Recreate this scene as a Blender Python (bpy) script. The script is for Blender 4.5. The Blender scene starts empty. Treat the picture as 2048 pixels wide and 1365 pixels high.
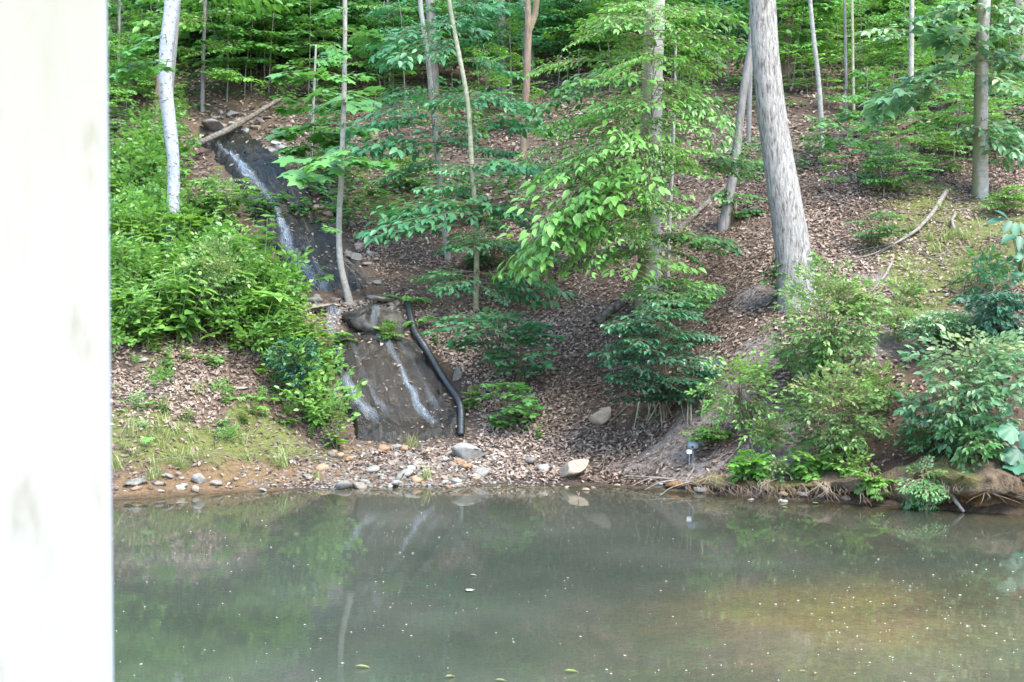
import bpy, bmesh, math, random
import numpy as np
from mathutils import Vector

# ------------------------------------------------------------------ camera, sky, sun, exposure
SC = bpy.context.scene
COL = SC.collection
FPX, CX, CY, CAMZ = 2813.0, 1024.0, 682.5, 1.95
PITCH = math.radians(1.873)
cam_d = bpy.data.cameras.new('camera'); cam = bpy.data.objects.new('camera', cam_d); COL.objects.link(cam)
cam.location = (0, 0, CAMZ); cam.rotation_euler = (math.radians(90) - PITCH, 0, 0)
cam_d.sensor_width = 36.0; cam_d.lens = FPX / 2048 * 36.0
cam_d.clip_start = 0.05; cam_d.clip_end = 600
cam_d.dof.use_dof = True; cam_d.dof.focus_distance = 16.5; cam_d.dof.aperture_fstop = 12.0
SC.camera = cam

SUN_EL, SUN_AZ = math.radians(56), math.radians(140)      # azimuth clockwise from +Y: behind and right of the camera
world = bpy.data.worlds.new('World'); SC.world = world; world.use_nodes = True
wn = world.node_tree.nodes; wl = world.node_tree.links
bg = wn['Background']; sky = wn.new('ShaderNodeTexSky'); sky.sky_type = 'NISHITA'; sky.sun_disc = False
sky.sun_elevation = SUN_EL; sky.sun_rotation = SUN_AZ; sky.air_density = 1.0; sky.dust_density = 1.2; sky.ozone_density = 1.0
wl.new(sky.outputs[0], bg.inputs[0]); bg.inputs[1].default_value = 0.15
sun_d = bpy.data.lights.new('sun', 'SUN'); sun_d.energy = 1.35; sun_d.angle = math.radians(25); sun_d.color = (1.0, 0.95, 0.86)
sun = bpy.data.objects.new('sun', sun_d); COL.objects.link(sun)
sdir = Vector((math.sin(SUN_AZ) * math.cos(SUN_EL), math.cos(SUN_AZ) * math.cos(SUN_EL), math.sin(SUN_EL)))
sun.rotation_euler = sdir.to_track_quat('Z', 'Y').to_euler()
sun.location = (6, -6, 14)
SC.view_settings.view_transform = 'Standard'; SC.view_settings.look = 'None'; SC.view_settings.gamma = 1.0
SC.view_settings.use_curve_mapping = False
SC.view_settings.exposure = 2.95
SC.cycles.max_bounces = 6; SC.cycles.diffuse_bounces = 3; SC.cycles.glossy_bounces = 3; SC.cycles.transmission_bounces = 4
SC.cycles.transparent_max_bounces = 12; SC.cycles.caustics_reflective = False; SC.cycles.caustics_refractive = False
SC.cycles.use_denoising = True; SC.cycles.sample_clamp_indirect = 4.0

R = np.random.default_rng(7)
rnd = random.Random(5)

# ------------------------------------------------------------------ pixel rays and terrain
FW = np.array([0, math.cos(PITCH), -math.sin(PITCH)]); UP = np.array([0, math.sin(PITCH), math.cos(PITCH)])
CAM = np.array([0, 0, CAMZ])
def at(px, py, D):
    """world point seen at pixel (px,py) at forward distance D (metres along +Y)"""
    d = np.array([(px - CX) / FPX, 0, 0]) + UP * ((CY - py) / FPX) + FW
    return CAM + d * (D / d[1])

SH_PX = [(-300, 1008), (225, 1000), (450, 986), (660, 977), (900, 972), (1150, 970), (1300, 978), (1450, 990), (1700, 1007), (1900, 1020), (2048, 1030), (2300, 1048)]
_sh = []
for px, py in SH_PX:
    d = np.array([(px - CX) / FPX, 0, 0]) + UP * ((CY - py) / FPX) + FW
    t = -CAMZ / d[2]; _sh.append((CAM + d * t)[:2])
_sh = np.array(_sh)
def shore_y(x): return np.interp(x, _sh[:, 0], _sh[:, 1])

COLS = {
 230: [(930,14.0),(850,14.7),(720,15.8),(600,17),(480,18.8),(350,21.5),(250,24),(100,29),(0,32.5)],
 450: [(900,14.7),(800,15.5),(700,16.4),(600,17.4),(500,18.8),(400,20.6),(300,23.5),(260,25),(150,27.8),(50,30.8),(0,32.5)],
 650: [(900,15.4),(800,16.2),(690,17),(600,17.7),(500,19.3),(400,21.2),(300,23.6),(200,26.2),(100,29.3),(0,32.5)],
 800: [(930,14.9),(870,16),(790,16.5),(700,17.1),(600,18),(500,19.3),(400,21.2),(300,23.8),(200,26.2),(100,29.3),(0,32.5)],
 1000: [(930,14.9),(880,15.9),(800,16.5),(700,17.3),(600,18.2),(500,19.5),(400,21.3),(300,23.6),(200,26.2),(100,29.2),(0,32.5)],
 1250: [(930,14.9),(850,15.6),(750,16.3),(650,17.1),(550,18.2),(450,19.6),(300,23),(150,27),(0,32)],
 1450: [(950,14.0),(850,14.6),(750,15.2),(650,16),(550,17.1),(450,18.8),(300,22.3),(150,26.7),(0,31.7)],
 1600: [(970,13.5),(850,14.2),(750,14.7),(650,15.3),(580,15.9),(450,17.8),(300,21.5),(150,26),(0,31.2)],
 1850: [(990,13.0),(900,13.5),(800,14.0),(700,14.7),(600,15.6),(500,16.9),(400,18.7),(250,22.5),(100,27.3),(0,31)],
 2048: [(990,12.7),(900,13.1),(800,13.6),(700,14.2),(600,15.1),(500,16.4),(400,18.1),(250,22),(100,27),(0,30.7)],
}
COLS[-150] = COLS[230]; COLS[2250] = COLS[2048]
ctrl = []
for px, lst in COLS.items():
    for py, D in lst: ctrl.append(at(px, py, D))
for x, y in _sh: ctrl.append((x, y, 0.0))
for xx in np.linspace(-26, 26, 9):
    ctrl.append((xx, 46, 14.6)); ctrl.append((xx, 62, 21.8)); ctrl.append((xx, 92, 33.5))
for xx in (-18, -11, 11, 18):
    for yy in (14, 18, 24, 31):
        ctrl.append((xx, yy, np.interp(yy, [13, 14, 18, 24, 31], [0, .25, 2.3, 4.9, 8.1])))
ctrl = np.array(ctrl, float)
def _phi(r2): return np.where(r2 > 1e-9, 0.5 * r2 * np.log(np.maximum(r2, 1e-9)), 0)
def _fit(c):
    n = len(c); A = np.zeros((n + 3, n + 3)); d = c[:, None, :2] - c[None, :, :2]
    A[:n, :n] = _phi((d ** 2).sum(2)) + np.eye(n) * 0.02
    P = np.c_[np.ones(n), c[:, :2]]; A[:n, n:] = P; A[n:, :n] = P.T
    return np.linalg.solve(A, np.r_[c[:, 2], np.zeros(3)])
_w = _fit(ctrl)
def vnoise(x, y, s, seed=0):
    x = np.asarray(x) / s + seed * 17.3; y = np.asarray(y) / s - seed * 9.1
    xi = np.floor(x).astype(np.int64); yi = np.floor(y).astype(np.int64); fx = x - xi; fy = y - yi
    def h(a, b):
        v = (a * 374761393 + b * 668265263 + seed * 982451653) & 0x7fffffff
        v = ((v ^ (v >> 13)) * 1274126177) & 0x7fffffff
        return ((v ^ (v >> 16)) & 0xffff) / 65535.0
    fx = fx * fx * (3 - 2 * fx); fy = fy * fy * (3 - 2 * fy)
    return (h(xi, yi) * (1 - fx) + h(xi + 1, yi) * fx) * (1 - fy) + (h(xi, yi + 1) * (1 - fx) + h(xi + 1, yi + 1) * fx) * fy - 0.5
def land(x, y):
    x = np.asarray(x, float); y = np.asarray(y, float); sh = x.shape
    xf, yf = x.ravel(), y.ravel(); out = np.zeros(xf.size)
    for i in range(0, xf.size, 20000):
        a, b = xf[i:i + 20000], yf[i:i + 20000]
        r2 = (a[:, None] - ctrl[None, :, 0]) ** 2 + (b[:, None] - ctrl[None, :, 1]) ** 2
        out[i:i + 20000] = _phi(r2) @ _w[:-3] + _w[-3] + _w[-2] * a + _w[-1] * b
    return out.reshape(sh)
def bed(x, y, s):
    z = -0.06 - 0.62 * (1 - np.exp(s / 1.8))
    z += (0.40 + .12 * vnoise(x, y, 1.3, 5) + .05 * vnoise(x, y, .4, 6)) * np.exp(-(((x - 2.3) / 2.1) ** 2 + ((y - 8.6) / np.where(y > 8.6, 3.4, 1.7)) ** 2)) + .06 * vnoise(x, y, 1.7, 7)      # orange shoal near the camera
    z = z + 0.05 * vnoise(x, y, 0.7, 3)
    near = np.clip((5.2 - y) / 2.0, 0, 1)
    return z * (1 - near) + near * 0.25
def height(x, y):
    x = np.asarray(x, float); y = np.asarray(y, float)
    s = y - shore_y(x); l = land(x, np.maximum(y, shore_y(x)))
    far = np.clip(s / 3, 0, 1)
    n = 0.07 * vnoise(x, y, 0.8, 1) + 0.05 * vnoise(x, y, 0.33, 2) + far * 0.35 * vnoise(x, y, 2.6, 4) + 0.02 * vnoise(x, y, .12, 8)
    l = l + n * np.clip(s / 0.35, 0.0, 1)
    l = np.where(s > 0, np.maximum(l, 0.012), l)
    b = bed(x, y, np.minimum(s, 0))
    k = np.clip((s + 0.25) / 0.25, 0, 1)
    return np.where(s >= 0, l, np.where(s > -0.25, b * (1 - k), b))
xs = np.unique(np.r_[np.linspace(-45, -8, 40), np.linspace(-8, 8, 247), np.linspace(8, 45, 40)])
ys = np.unique(np.r_[np.linspace(-14, 5, 14), np.linspace(5, 12, 60), np.linspace(12, 20.5, 165), np.linspace(20.5, 35, 116), np.linspace(35, 92, 58)])
GX, GY = np.meshgrid(xs, ys)
GZ = height(GX, GY)
def gz(x, y):
    """terrain height by bilinear look-up"""
    x = np.asarray(x, float); y = np.asarray(y, float)
    i = np.clip(np.searchsorted(xs, x) - 1, 0, len(xs) - 2); j = np.clip(np.searchsorted(ys, y) - 1, 0, len(ys) - 2)
    fx = (x - xs[i]) / (xs[i + 1] - xs[i]); fy = (y - ys[j]) / (ys[j + 1] - ys[j])
    return (GZ[j, i] * (1 - fx) + GZ[j, i + 1] * fx) * (1 - fy) + (GZ[j + 1, i] * (1 - fx) + GZ[j + 1, i + 1] * fx) * fy
def hit(px, py):
    """where the ray through a pixel meets the ground"""
    d = np.array([(px - CX) / FPX, 0, 0]) + UP * ((CY - py) / FPX) + FW; d = d / d[1]
    t = np.arange(12.0, 60, 0.03); P = CAM + d * t[:, None]
    g = np.maximum(gz(P[:, 0], P[:, 1]), 0)
    k = np.argmax(P[:, 2] <= g + 1e-3)
    return P[k] if P[k, 2] <= g[k] + 1e-3 else P[-1]
def proj(P):
    v = np.asarray(P) - CAM; f = v @ FW
    return CX + FPX * v[..., 0] / f, CY - FPX * (v @ UP) / f

# ------------------------------------------------------------------ mesh helpers
def mesh_np(name, V, F, mat, smooth=False, attr=None):
    V = np.asarray(V, np.float32); F = np.asarray(F, np.int32); k = F.shape[1]
    me = bpy.data.meshes.new(name)
    me.vertices.add(len(V)); me.vertices.foreach_set('co', V.ravel())
    me.loops.add(F.size); me.loops.foreach_set('vertex_index', F.ravel())
    me.polygons.add(len(F)); me.polygons.foreach_set('loop_start', np.arange(0, F.size, k, dtype=np.int32))
    me.polygons.foreach_set('loop_total', np.full(len(F), k, np.int32))
    if smooth: me.polygons.foreach_set('use_smooth', np.ones(len(F), bool))
    me.update(calc_edges=True); me.validate()
    if attr is not None:
        for an, (dom, typ, data) in attr.items():
            a = me.attributes.new(an, typ, dom)
            if typ == 'FLOAT': a.data.foreach_set('value', np.asarray(data, np.float32).ravel())
            else: a.data.foreach_set('color', np.asarray(data, np.float32).ravel())
    if mat: me.materials.append(mat)
    return me
def ob(name, me, parent=None, loc=(0, 0, 0)):
    o = bpy.data.objects.new(name, me); COL.objects.link(o); o.location = loc
    if parent: o.parent = parent
    return o
def tag(o, label=None, cat=None, group=None, kind=None):
    if label: o['label'] = label
    if cat: o['category'] = cat
    if group: o['group'] = group
    if kind: o['kind'] = kind
    return o
def thing(name, label, cat, loc, group=None):
    o = bpy.data.objects.new(name, None); COL.objects.link(o); o.location = loc; o.empty_display_size = 0.1
    return tag(o, label, cat, group)
def dup(root, loc, rz=0.0, sc=1.0, label=None, group=None):
    r = root.copy(); COL.objects.link(r); r.location = loc; r.rotation_euler = (0, 0, rz)
    r.scale = (sc, sc, sc) if np.isscalar(sc) else sc
    if label: r['label'] = label
    if group: r['group'] = group
    for ch in list(root.children):
        c = ch.copy(); COL.objects.link(c); c.parent = r
    return r

class Tubes:
    def __init__(s): s.V = []; s.F = []; s.n = 0
    def add(s, pts, rad, sides=6, wob=0.0, seed=0):
        pts = np.asarray(pts, float); n = len(pts); rad = np.broadcast_to(np.asarray(rad, float), (n,))
        T = np.gradient(pts, axis=0); T /= np.linalg.norm(T, axis=1)[:, None] + 1e-9
        ref = np.array([0, 1.0, 0]) if abs(T[:, 2]).mean() > 0.6 else np.array([0, 0, 1.0])
        A = np.cross(T, ref); A /= np.linalg.norm(A, axis=1)[:, None] + 1e-9; B = np.cross(T, A)
        th = np.arange(sides) * 2 * np.pi / sides
        rr = rad[:, None] * np.ones((1, sides))
        if wob:
            rr = rr * (1 + wob * (vnoise(np.arange(n)[:, None] * 1.0 + 0 * th, 3 + 1.5 * np.cos(th)[None, :] + 0 * rr, 1.7, seed) + vnoise(np.arange(n)[:, None] + 0 * rr, 7 + 1.5 * np.sin(th)[None, :] + 0 * rr, 1.1, seed + 1)))
        V = pts[:, None] + rr[..., None] * (A[:, None] * np.cos(th)[None, :, None] + B[:, None] * np.sin(th)[None, :, None])
        i = np.arange(n - 1)[:, None] * sides; j = np.arange(sides)[None]; k = (j + 1) % sides
        F = np.stack([i + j, i + k, i + sides + k, i + sides + j], -1).reshape(-1, 4)
        s.V.append(V.reshape(-1, 3)); s.F.append(F + s.n); s.n += n * sides
        # end caps as fans of degenerate quads
        for e, rev in ((0, 0), (n - 1, 1)):
            c = s.n; s.V.append(pts[e][None]); s.n += 1
            b = s.n - 1 - n * sides - (1 if e else 0) + e * sides
            q = [[b + a, b + (a + 1) % sides, b + (a + 2) % sides, c] for a in range(0, sides - 1, 2)]
            if sides % 2: q.append([b + sides - 1, b, b + 1, c])
            s.F.append(np.array(q))
    def mesh(s, name, mat, base=(0, 0, 0), smooth=True):
        return mesh_np(name, np.concatenate(s.V) - np.asarray(base), np.concatenate(s.F), mat, smooth)

# leaf templates: (u along, v across, w normal), triangles
def _tri(q):
    out = []
    for f in q:
        for a in range(1, len(f) - 1): out.append((f[0], f[a], f[a + 1]))
    return np.array(out)
T_OVAL = (np.array([(0,0,0),(.36,0,-.03),(.7,0,-.05),(1,0,-.16),(.16,.16,.03),(.42,.235,.05),(.74,.15,-.02),(.16,-.16,.03),(.42,-.235,.05),(.74,-.15,-.02)]),
          _tri([(0,4,5,1),(1,5,6,2),(2,6,3),(0,1,8,7),(1,2,9,8),(2,3,9)]))
T_HEX = (np.array([(0,0,0),(1,0,-.14),(.3,.27,.04),(.7,.21,-.02),(.3,-.27,.04),(.7,-.21,-.02)]), _tri([(0,2,3,1),(0,1,5,4)]))
T_ROUND = (np.array([(0,0,0),(1,0,-.1),(.2,.34,.03),(.65,.33,0),(.2,-.34,.03),(.65,-.33,0)]), _tri([(0,2,3,1),(0,1,5,4)]))
T_NARROW = (np.array([(0,0,0),(1,0,-.2),(.35,.12,.02),(.7,.10,-.04),(.35,-.12,.02),(.7,-.10,-.04)]), _tri([(0,2,3,1),(0,1,5,4)]))
_m = [(0,0),(.02,.3),(.22,.5),(.3,.28),(.5,.52),(.66,.46),(.62,.2),(1,0),(.62,-.2),(.66,-.46),(.5,-.52),(.3,-.28),(.22,-.5),(.02,-.3)]
T_MAPLE = (np.array([(x, y, -.12 * (x - .35) ** 2 - .25 * y * y) for x, y in _m] + [(.35, 0, .03)]), np.array([(14, a, (a + 1) % 14) for a in range(14)]))
T_DEAD = (np.array([(0,0,.0),(.5,-.24,.11),(.5,.24,.08),(1,0,.02),(.5,0,-.03)]), np.array([(0,1,4),(0,4,2),(4,1,3),(4,3,2)]))
_a = np.linspace(.35, 2 * np.pi - .35, 23)
_sr = .5 * (1 + .10 * np.sin(_a * 9)) * (1 + .12 * np.cos(_a * 3))
T_SCALLOP = (np.array([(.12, 0, 0)] + [(.5 - r_ * np.cos(a), r_ * np.sin(a) * .95, -.18 * (r_ * np.sin(a)) ** 2 * 2 + .03 * np.sin(a * 5)) for a, r_ in zip(_a, _sr)]), np.array([(0, a, a + 1) for a in range(1, 23)]))
T_BLADE = (np.array([(0,-.014,0),(0,.014,0),(.5,.013,.12),(.5,-.013,.12),(1,0,-.02)]), _tri([(0,1,2,3),(3,2,4)]))

class Leaves:
    def __init__(s): s.P = []; s.A = []; s.N = []; s.L = []; s.C = []
    def add(s, P, A, N, L, c=None):
        P = np.atleast_2d(P); s.P.append(P); s.A.append(np.atleast_2d(A)); s.N.append(np.atleast_2d(N)); L = np.broadcast_to(L, (len(P),))
        s.L.append(L); s.C.append(np.clip((R.random(len(P)) if c is None else np.asarray(c) + R.normal(0, .13, len(P))), 0, 1))
    def count(s): return sum(len(p) for p in s.P)
    def mesh(s, name, T, mat, base=(0, 0, 0), wr=1.0):
        P = np.concatenate(s.P) - np.asarray(base); A = np.concatenate(s.A); N = np.concatenate(s.N); L = np.concatenate(s.L); C = np.concatenate(s.C)
        A = A / (np.linalg.norm(A, axis=1)[:, None] + 1e-9); S = np.cross(N, A); S /= np.linalg.norm(S, axis=1)[:, None] + 1e-9; N2 = np.cross(A, S)
        tv, tf = T
        V = P[:, None] + L[:, None, None] * (tv[None, :, 0:1] * A[:, None] + tv[None, :, 1:2] * wr * S[:, None] + tv[None, :, 2:3] * N2[:, None])
        F = (np.arange(len(P))[:, None, None] * len(tv) + tf[None]).reshape(-1, 3)
        return mesh_np(name, V.reshape(-1, 3), F, mat, False, {'rnd': ('FACE', 'FLOAT', np.repeat(C, len(tf)))})

# ------------------------------------------------------------------ materials
def newmat(name):
    m = bpy.data.materials.new(name); m.use_nodes = True; nt = m.node_tree
    for n in list(nt.nodes): nt.nodes.remove(n)
    out = nt.nodes.new('ShaderNodeOutputMaterial')
    return m, nt, out
def N(nt, typ, **kw):
    n = nt.nodes.new('ShaderNode' + typ)
    for k, v in kw.items():
        if k.startswith('_'): setattr(n, k[1:], v)
        else: n.inputs[k.replace('__', ' ')].default_value = v
    return n
def ramp(nt, fac, stops):
    r = nt.nodes.new('ShaderNodeValToRGB'); e = r.color_ramp.elements
    while len(e) < len(stops): e.new(0.5)
    for el, (p, c) in zip(e, stops): el.position = p; el.color = (*c, 1) if len(c) == 3 else c
    nt.links.new(fac, r.inputs[0]); return r.outputs[0]
def tex(nt, scale, detail=4, rough=.55, coord='Object', vec=None, dist=0):
    n = N(nt, 'TexNoise', Scale=scale, Detail=detail, Roughness=rough, Distortion=dist)
    if vec is None:
        tc = nt.nodes.get('TC') or nt.nodes.new('ShaderNodeTexCoord'); tc.name = 'TC'; vec = tc.outputs[coord]
    nt.links.new(vec, n.inputs['Vector']); return n.outputs[0]
def mapped(nt, scale, coord='Object'):
    tc = nt.nodes.get('TC') or nt.nodes.new('ShaderNodeTexCoord'); tc.name = 'TC'
    m = N(nt, 'Mapping', Scale=scale); nt.links.new(tc.outputs[coord], m.inputs['Vector']); return m.outputs[0]
def mix(nt, fac, a, b, mode='MIX'):
    m = nt.nodes.new('ShaderNodeMix'); m.data_type = 'RGBA'; m.blend_type = mode
    for s, v in ((m.inputs['Factor'], fac), (m.inputs['A'], a), (m.inputs['B'], b)):
        if hasattr(v, 'links') or hasattr(v, 'is_linked'): nt.links.new(v, s)
        else: s.default_value = (*v, 1) if isinstance(v, tuple) and len(v) == 3 else v
    return m.outputs['Result']
def bump(nt, h, strength=.5, dist=.02):
    b = N(nt, 'Bump', Strength=strength, Distance=dist); nt.links.new(h, b.inputs['Height']); return b.outputs[0]
def leafmat(name, stops, trans=.38, rough=.42, spec=.5, obj_var=.12):
    m, nt, out = newmat(name)
    at_ = N(nt, 'Attribute', _attribute_name='rnd'); c = ramp(nt, at_.outputs['Fac'], stops)
    oi = nt.nodes.new('ShaderNodeObjectInfo')
    hsv = N(nt, 'HueSaturation'); nt.links.new(c, hsv.inputs['Color'])
    mr = N(nt, 'MapRange'); mr.inputs['To Min'].default_value = 1 - obj_var; mr.inputs['To Max'].default_value = 1 + obj_var
    nt.links.new(oi.outputs['Random'], mr.inputs['Value']); nt.links.new(mr.outputs[0], hsv.inputs['Value'])
    p = N(nt, 'BsdfPrincipled', Roughness=rough); p.inputs['Specular IOR Level'].default_value = spec
    t = N(nt, 'BsdfTranslucent'); hs2 = N(nt, 'HueSaturation', Hue=.485, Saturation=1.1, Value=1.25)
    nt.links.new(hsv.outputs[0], p.inputs['Base Color']); nt.links.new(hsv.outputs[0], hs2.inputs['Color']); nt.links.new(hs2.outputs[0], t.inputs['Color'])
    ms = N(nt, 'MixShader', Fac=trans); nt.links.new(p.outputs[0], ms.inputs[1]); nt.links.new(t.outputs[0], ms.inputs[2])
    nt.links.new(ms.outputs[0], out.inputs[0]); return m
M = {}
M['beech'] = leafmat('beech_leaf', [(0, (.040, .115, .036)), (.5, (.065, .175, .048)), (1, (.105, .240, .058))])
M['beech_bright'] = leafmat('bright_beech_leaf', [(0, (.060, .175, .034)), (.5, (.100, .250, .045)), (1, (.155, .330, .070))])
M['beech_blue'] = leafmat('shaded_beech_leaf', [(0, (.034, .125, .054)), (.5, (.056, .185, .076)), (1, (.088, .245, .088))])  # beech leaf with the blue-green cast of shade put into its colour
M['maple'] = leafmat('maple_leaf', [(0, (.055, .170, .040)), (.5, (.085, .235, .055)), (1, (.125, .300, .070))])
M['herb'] = leafmat('herb_leaf', [(0, (.065, .165, .034)), (.5, (.105, .240, .045)), (1, (.165, .320, .065))])
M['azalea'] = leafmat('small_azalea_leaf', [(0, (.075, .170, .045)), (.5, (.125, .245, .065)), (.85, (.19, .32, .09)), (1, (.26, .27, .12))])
M['glossy'] = leafmat('dark_glossy_leaf', [(0, (.018, .070, .036)), (.5, (.030, .105, .050)), (1, (.055, .165, .060))], trans=.2, rough=.33, spec=.6)
M['laurel'] = leafmat('laurel_leaf', [(0, (.018, .075, .044)), (.5, (.028, .105, .058)), (1, (.045, .145, .072))], trans=.25, rough=.5, spec=.4)
M['pale'] = leafmat('pale_leaf', [(0, (.050, .145, .060)), (.5, (.095, .215, .090)), (.85, (.17, .30, .13)), (1, (.30, .36, .18))], rough=.4)
M['fern'] = leafmat('fern_leaf', [(0, (.060, .19, .030)), (.5, (.10, .27, .045)), (1, (.15, .34, .06))])
M['grass'] = leafmat('grass_blade', [(0, (.09, .16, .04)), (.6, (.17, .25, .07)), (1, (.34, .30, .14))])
M['canopy'] = leafmat('canopy_leaf', [(0, (.05, .14, .035)), (1, (.10, .22, .05))], trans=.45)
M['litter'] = leafmat('fallen_leaf', [(0, (.035, .023, .016)), (.3, (.098, .071, .052)), (.6, (.180, .136, .104)), (.85, (.26, .208, .168)), (1, (.35, .30, .258))], trans=.06, rough=.75, spec=.25, obj_var=0)

def barkmat(name, stops, sc=(9, 9, 1.6), bumpd=.02, spots=None, moss=None, contrast=None, rough=.85):
    m, nt, out = newmat(name)
    v = mapped(nt, sc); n1 = tex(nt, 3.0, 6, .65, vec=v, dist=.4); n2 = tex(nt, 1.1, 3)
    c = ramp(nt, n1, stops)
    c = mix(nt, .25, c, ramp(nt, n2, [(.3, stops[0][1]), (.7, stops[-1][1])]))
    if spots:
        vs = mapped(nt, (6, 6, 9)); ns = tex(nt, 3.2, 4, .7, vec=vs)
        f = ramp(nt, ns, [(spots[1], (0, 0, 0)), (spots[1] + .05, (1, 1, 1))]); c = mix(nt, f, c, spots[0])
    if moss:
        g = nt.nodes.new('ShaderNodeNewGeometry'); sx = nt.nodes.new('ShaderNodeSeparateXYZ'); nt.links.new(g.outputs['Normal'], sx.inputs[0])
        nm = tex(nt, 2.3, 5)
        ma = N(nt, 'Math', _operation='MULTIPLY_ADD'); nt.links.new(sx.outputs[0], ma.inputs[0]); ma.inputs[1].default_value = -.45; nt.links.new(nm, ma.inputs[2])
        f = ramp(nt, ma.outputs[0], [(.52, (0, 0, 0)), (.75, (.8, .8, .8))]); c = mix(nt, f, c, moss)
    p = N(nt, 'BsdfPrincipled', Roughness=rough); p.inputs['Specular IOR Level'].default_value = .25
    nt.links.new(c, p.inputs['Base Color']); nt.links.new(bump(nt, n1, .9, bumpd), p.inputs['Normal']); nt.links.new(p.outputs[0], out.inputs[0])
    return m
M['oak'] = barkmat('ridged_grey_bark', [(.38, (.07, .062, .052)), (.45, (.205, .192, .172)), (.62, (.33, .318, .297))], sc=(13, 13, 2.4), bumpd=.07)
M['birch'] = barkmat('pale_lichen_bark', [(.25, (.14, .15, .16)), (.5, (.24, .255, .27)), (.8, (.33, .345, .36))], sc=(6, 6, 4), bumpd=.02, spots=((.07, .09, .08), .57))
M['beechbark'] = barkmat('smooth_mossy_bark', [(.3, (.13, .125, .105)), (.5, (.22, .21, .185)), (.75, (.33, .32, .30))], sc=(2.5, 2.5, 5), bumpd=.012, moss=(.10, .105, .035))
M['sapling'] = barkmat('sapling_bark', [(.3, (.12, .115, .095)), (.55, (.22, .21, .19)), (.8, (.34, .33, .31))], sc=(5, 5, 5), bumpd=.006, spots=((.12, .12, .08), .6))
M['saplingg'] = barkmat('mottled_green_bark', [(.3, (.10, .105, .06)), (.55, (.19, .20, .13)), (.8, (.32, .32, .25))], sc=(5, 5, 6), bumpd=.006, spots=((.10, .11, .06), .58))
M['brownbark'] = barkmat('brown_bark', [(.3, (.07, .045, .03)), (.55, (.17, .12, .08)), (.8, (.28, .22, .16))], sc=(8, 8, 2), bumpd=.015)
M['greybark'] = barkmat('grey_bark', [(.3, (.06, .057, .05)), (.55, (.14, .135, .125)), (.8, (.24, .23, .22))], sc=(8, 8, 2), bumpd=.012)
M['dead'] = barkmat('weathered_dead_wood', [(.3, (.05, .04, .032)), (.5, (.13, .11, .09)), (.75, (.27, .25, .22))], sc=(7, 7, 7), bumpd=.03)
M['logbark'] = barkmat('rotting_log_bark', [(.36, (.025, .021, .016)), (.48, (.085, .072, .055)), (.66, (.20, .18, .15))], sc=(6, 6, 6), bumpd=.06, spots=((.07, .08, .03), .58))
M['brownroot'] = barkmat('brown_root', [(.3, (.08, .055, .035)), (.8, (.24, .19, .14))], sc=(4, 4, 4), bumpd=.004)
M['twig'] = barkmat('thin_twig', [(.3, (.09, .07, .04)), (.8, (.20, .17, .11))], sc=(4, 4, 4), bumpd=.002)
M['stem'] = barkmat('green_stem', [(.3, (.08, .13, .04)), (.8, (.16, .22, .08))], sc=(4, 4, 4), bumpd=.001)

def rockmat(name, stops, rough=.8, sc=3.0, moss=None, wet=False, objvar=True):
    m, nt, out = newmat(name)
    n1 = tex(nt, sc, 8, .65); n2 = tex(nt, sc * 4, 6, .7)
    oi = nt.nodes.new('ShaderNodeObjectInfo')
    ma = N(nt, 'Math', _operation='MULTIPLY_ADD'); nt.links.new(oi.outputs['Random'], ma.inputs[0]); ma.inputs[1].default_value = .5 if objvar else 0.0
    md = N(nt, 'Math', _operation='MULTIPLY'); nt.links.new(n1, md.inputs[0]); md.inputs[1].default_value = .62 if objvar else 1.0; nt.links.new(md.outputs[0], ma.inputs[2])
    c = ramp(nt, ma.outputs[0], stops)
    c = mix(nt, .10 if wet else .25, c, ramp(nt, n2, [(.35, (.03, .027, .024)), (.65, (.26, .245, .22))]))
    if moss:
        g = nt.nodes.new('ShaderNodeNewGeometry'); sx = nt.nodes.new('ShaderNodeSeparateXYZ'); nt.links.new(g.outputs['Normal'], sx.inputs[0])
        f = N(nt, 'Math', _operation='MULTIPLY'); nt.links.new(sx.outputs[2], f.inputs[0]); nt.links.new(n1, f.inputs[1])
        c = mix(nt, ramp(nt, f.outputs[0], [(.38, (0, 0, 0)), (.55, (.7, .7, .7))]), c, moss)
    p = N(nt, 'BsdfPrincipled', Roughness=rough); p.inputs['Specular IOR Level'].default_value = .18 if wet else .4
    nt.links.new(c, p.inputs['Base Color']); nt.links.new(bump(nt, n2, .6, .02), p.inputs['Normal']); nt.links.new(p.outputs[0], out.inputs[0])
    return m
M['rock'] = rockmat('field_stone', [(.15, (.05, .045, .038)), (.4, (.105, .092, .078)), (.6, (.16, .125, .088)), (.8, (.20, .185, .168)), (.98, (.22, .125, .062))])
M['greyrock'] = rockmat('grey_stone', [(.25, (.065, .066, .056)), (.5, (.125, .122, .108)), (.75, (.20, .197, .182))], moss=(.13, .15, .06))
M['tanrock'] = rockmat('tan_stone', [(.25, (.10, .07, .042)), (.5, (.185, .135, .085)), (.75, (.27, .215, .155))])
M['oranger'] = rockmat('rusty_stone', [(.25, (.14, .066, .025)), (.5, (.21, .11, .045)), (.75, (.27, .17, .09))])
M['wetmoss'] = rockmat('wet_mossy_rock', [(.3, (.004, .004, .003)), (.5, (.014, .013, .009)), (.7, (.042, .037, .028))], rough=.28, sc=5, moss=(.022, .030, .011), wet=True, objvar=False)
M['palerock'] = rockmat('pale_block_stone', [(.25, (.12, .117, .10)), (.5, (.20, .193, .172)), (.75, (.28, .272, .25))], objvar=False)
M['paletan'] = rockmat('pale_tan_stone', [(.25, (.14, .105, .068)), (.5, (.215, .165, .113)), (.75, (.30, .24, .18))], objvar=False)
M['redrock'] = rockmat('reddish_ledge_stone', [(.25, (.05, .038, .033)), (.5, (.11, .085, .072)), (.75, (.18, .15, .13))])

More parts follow.
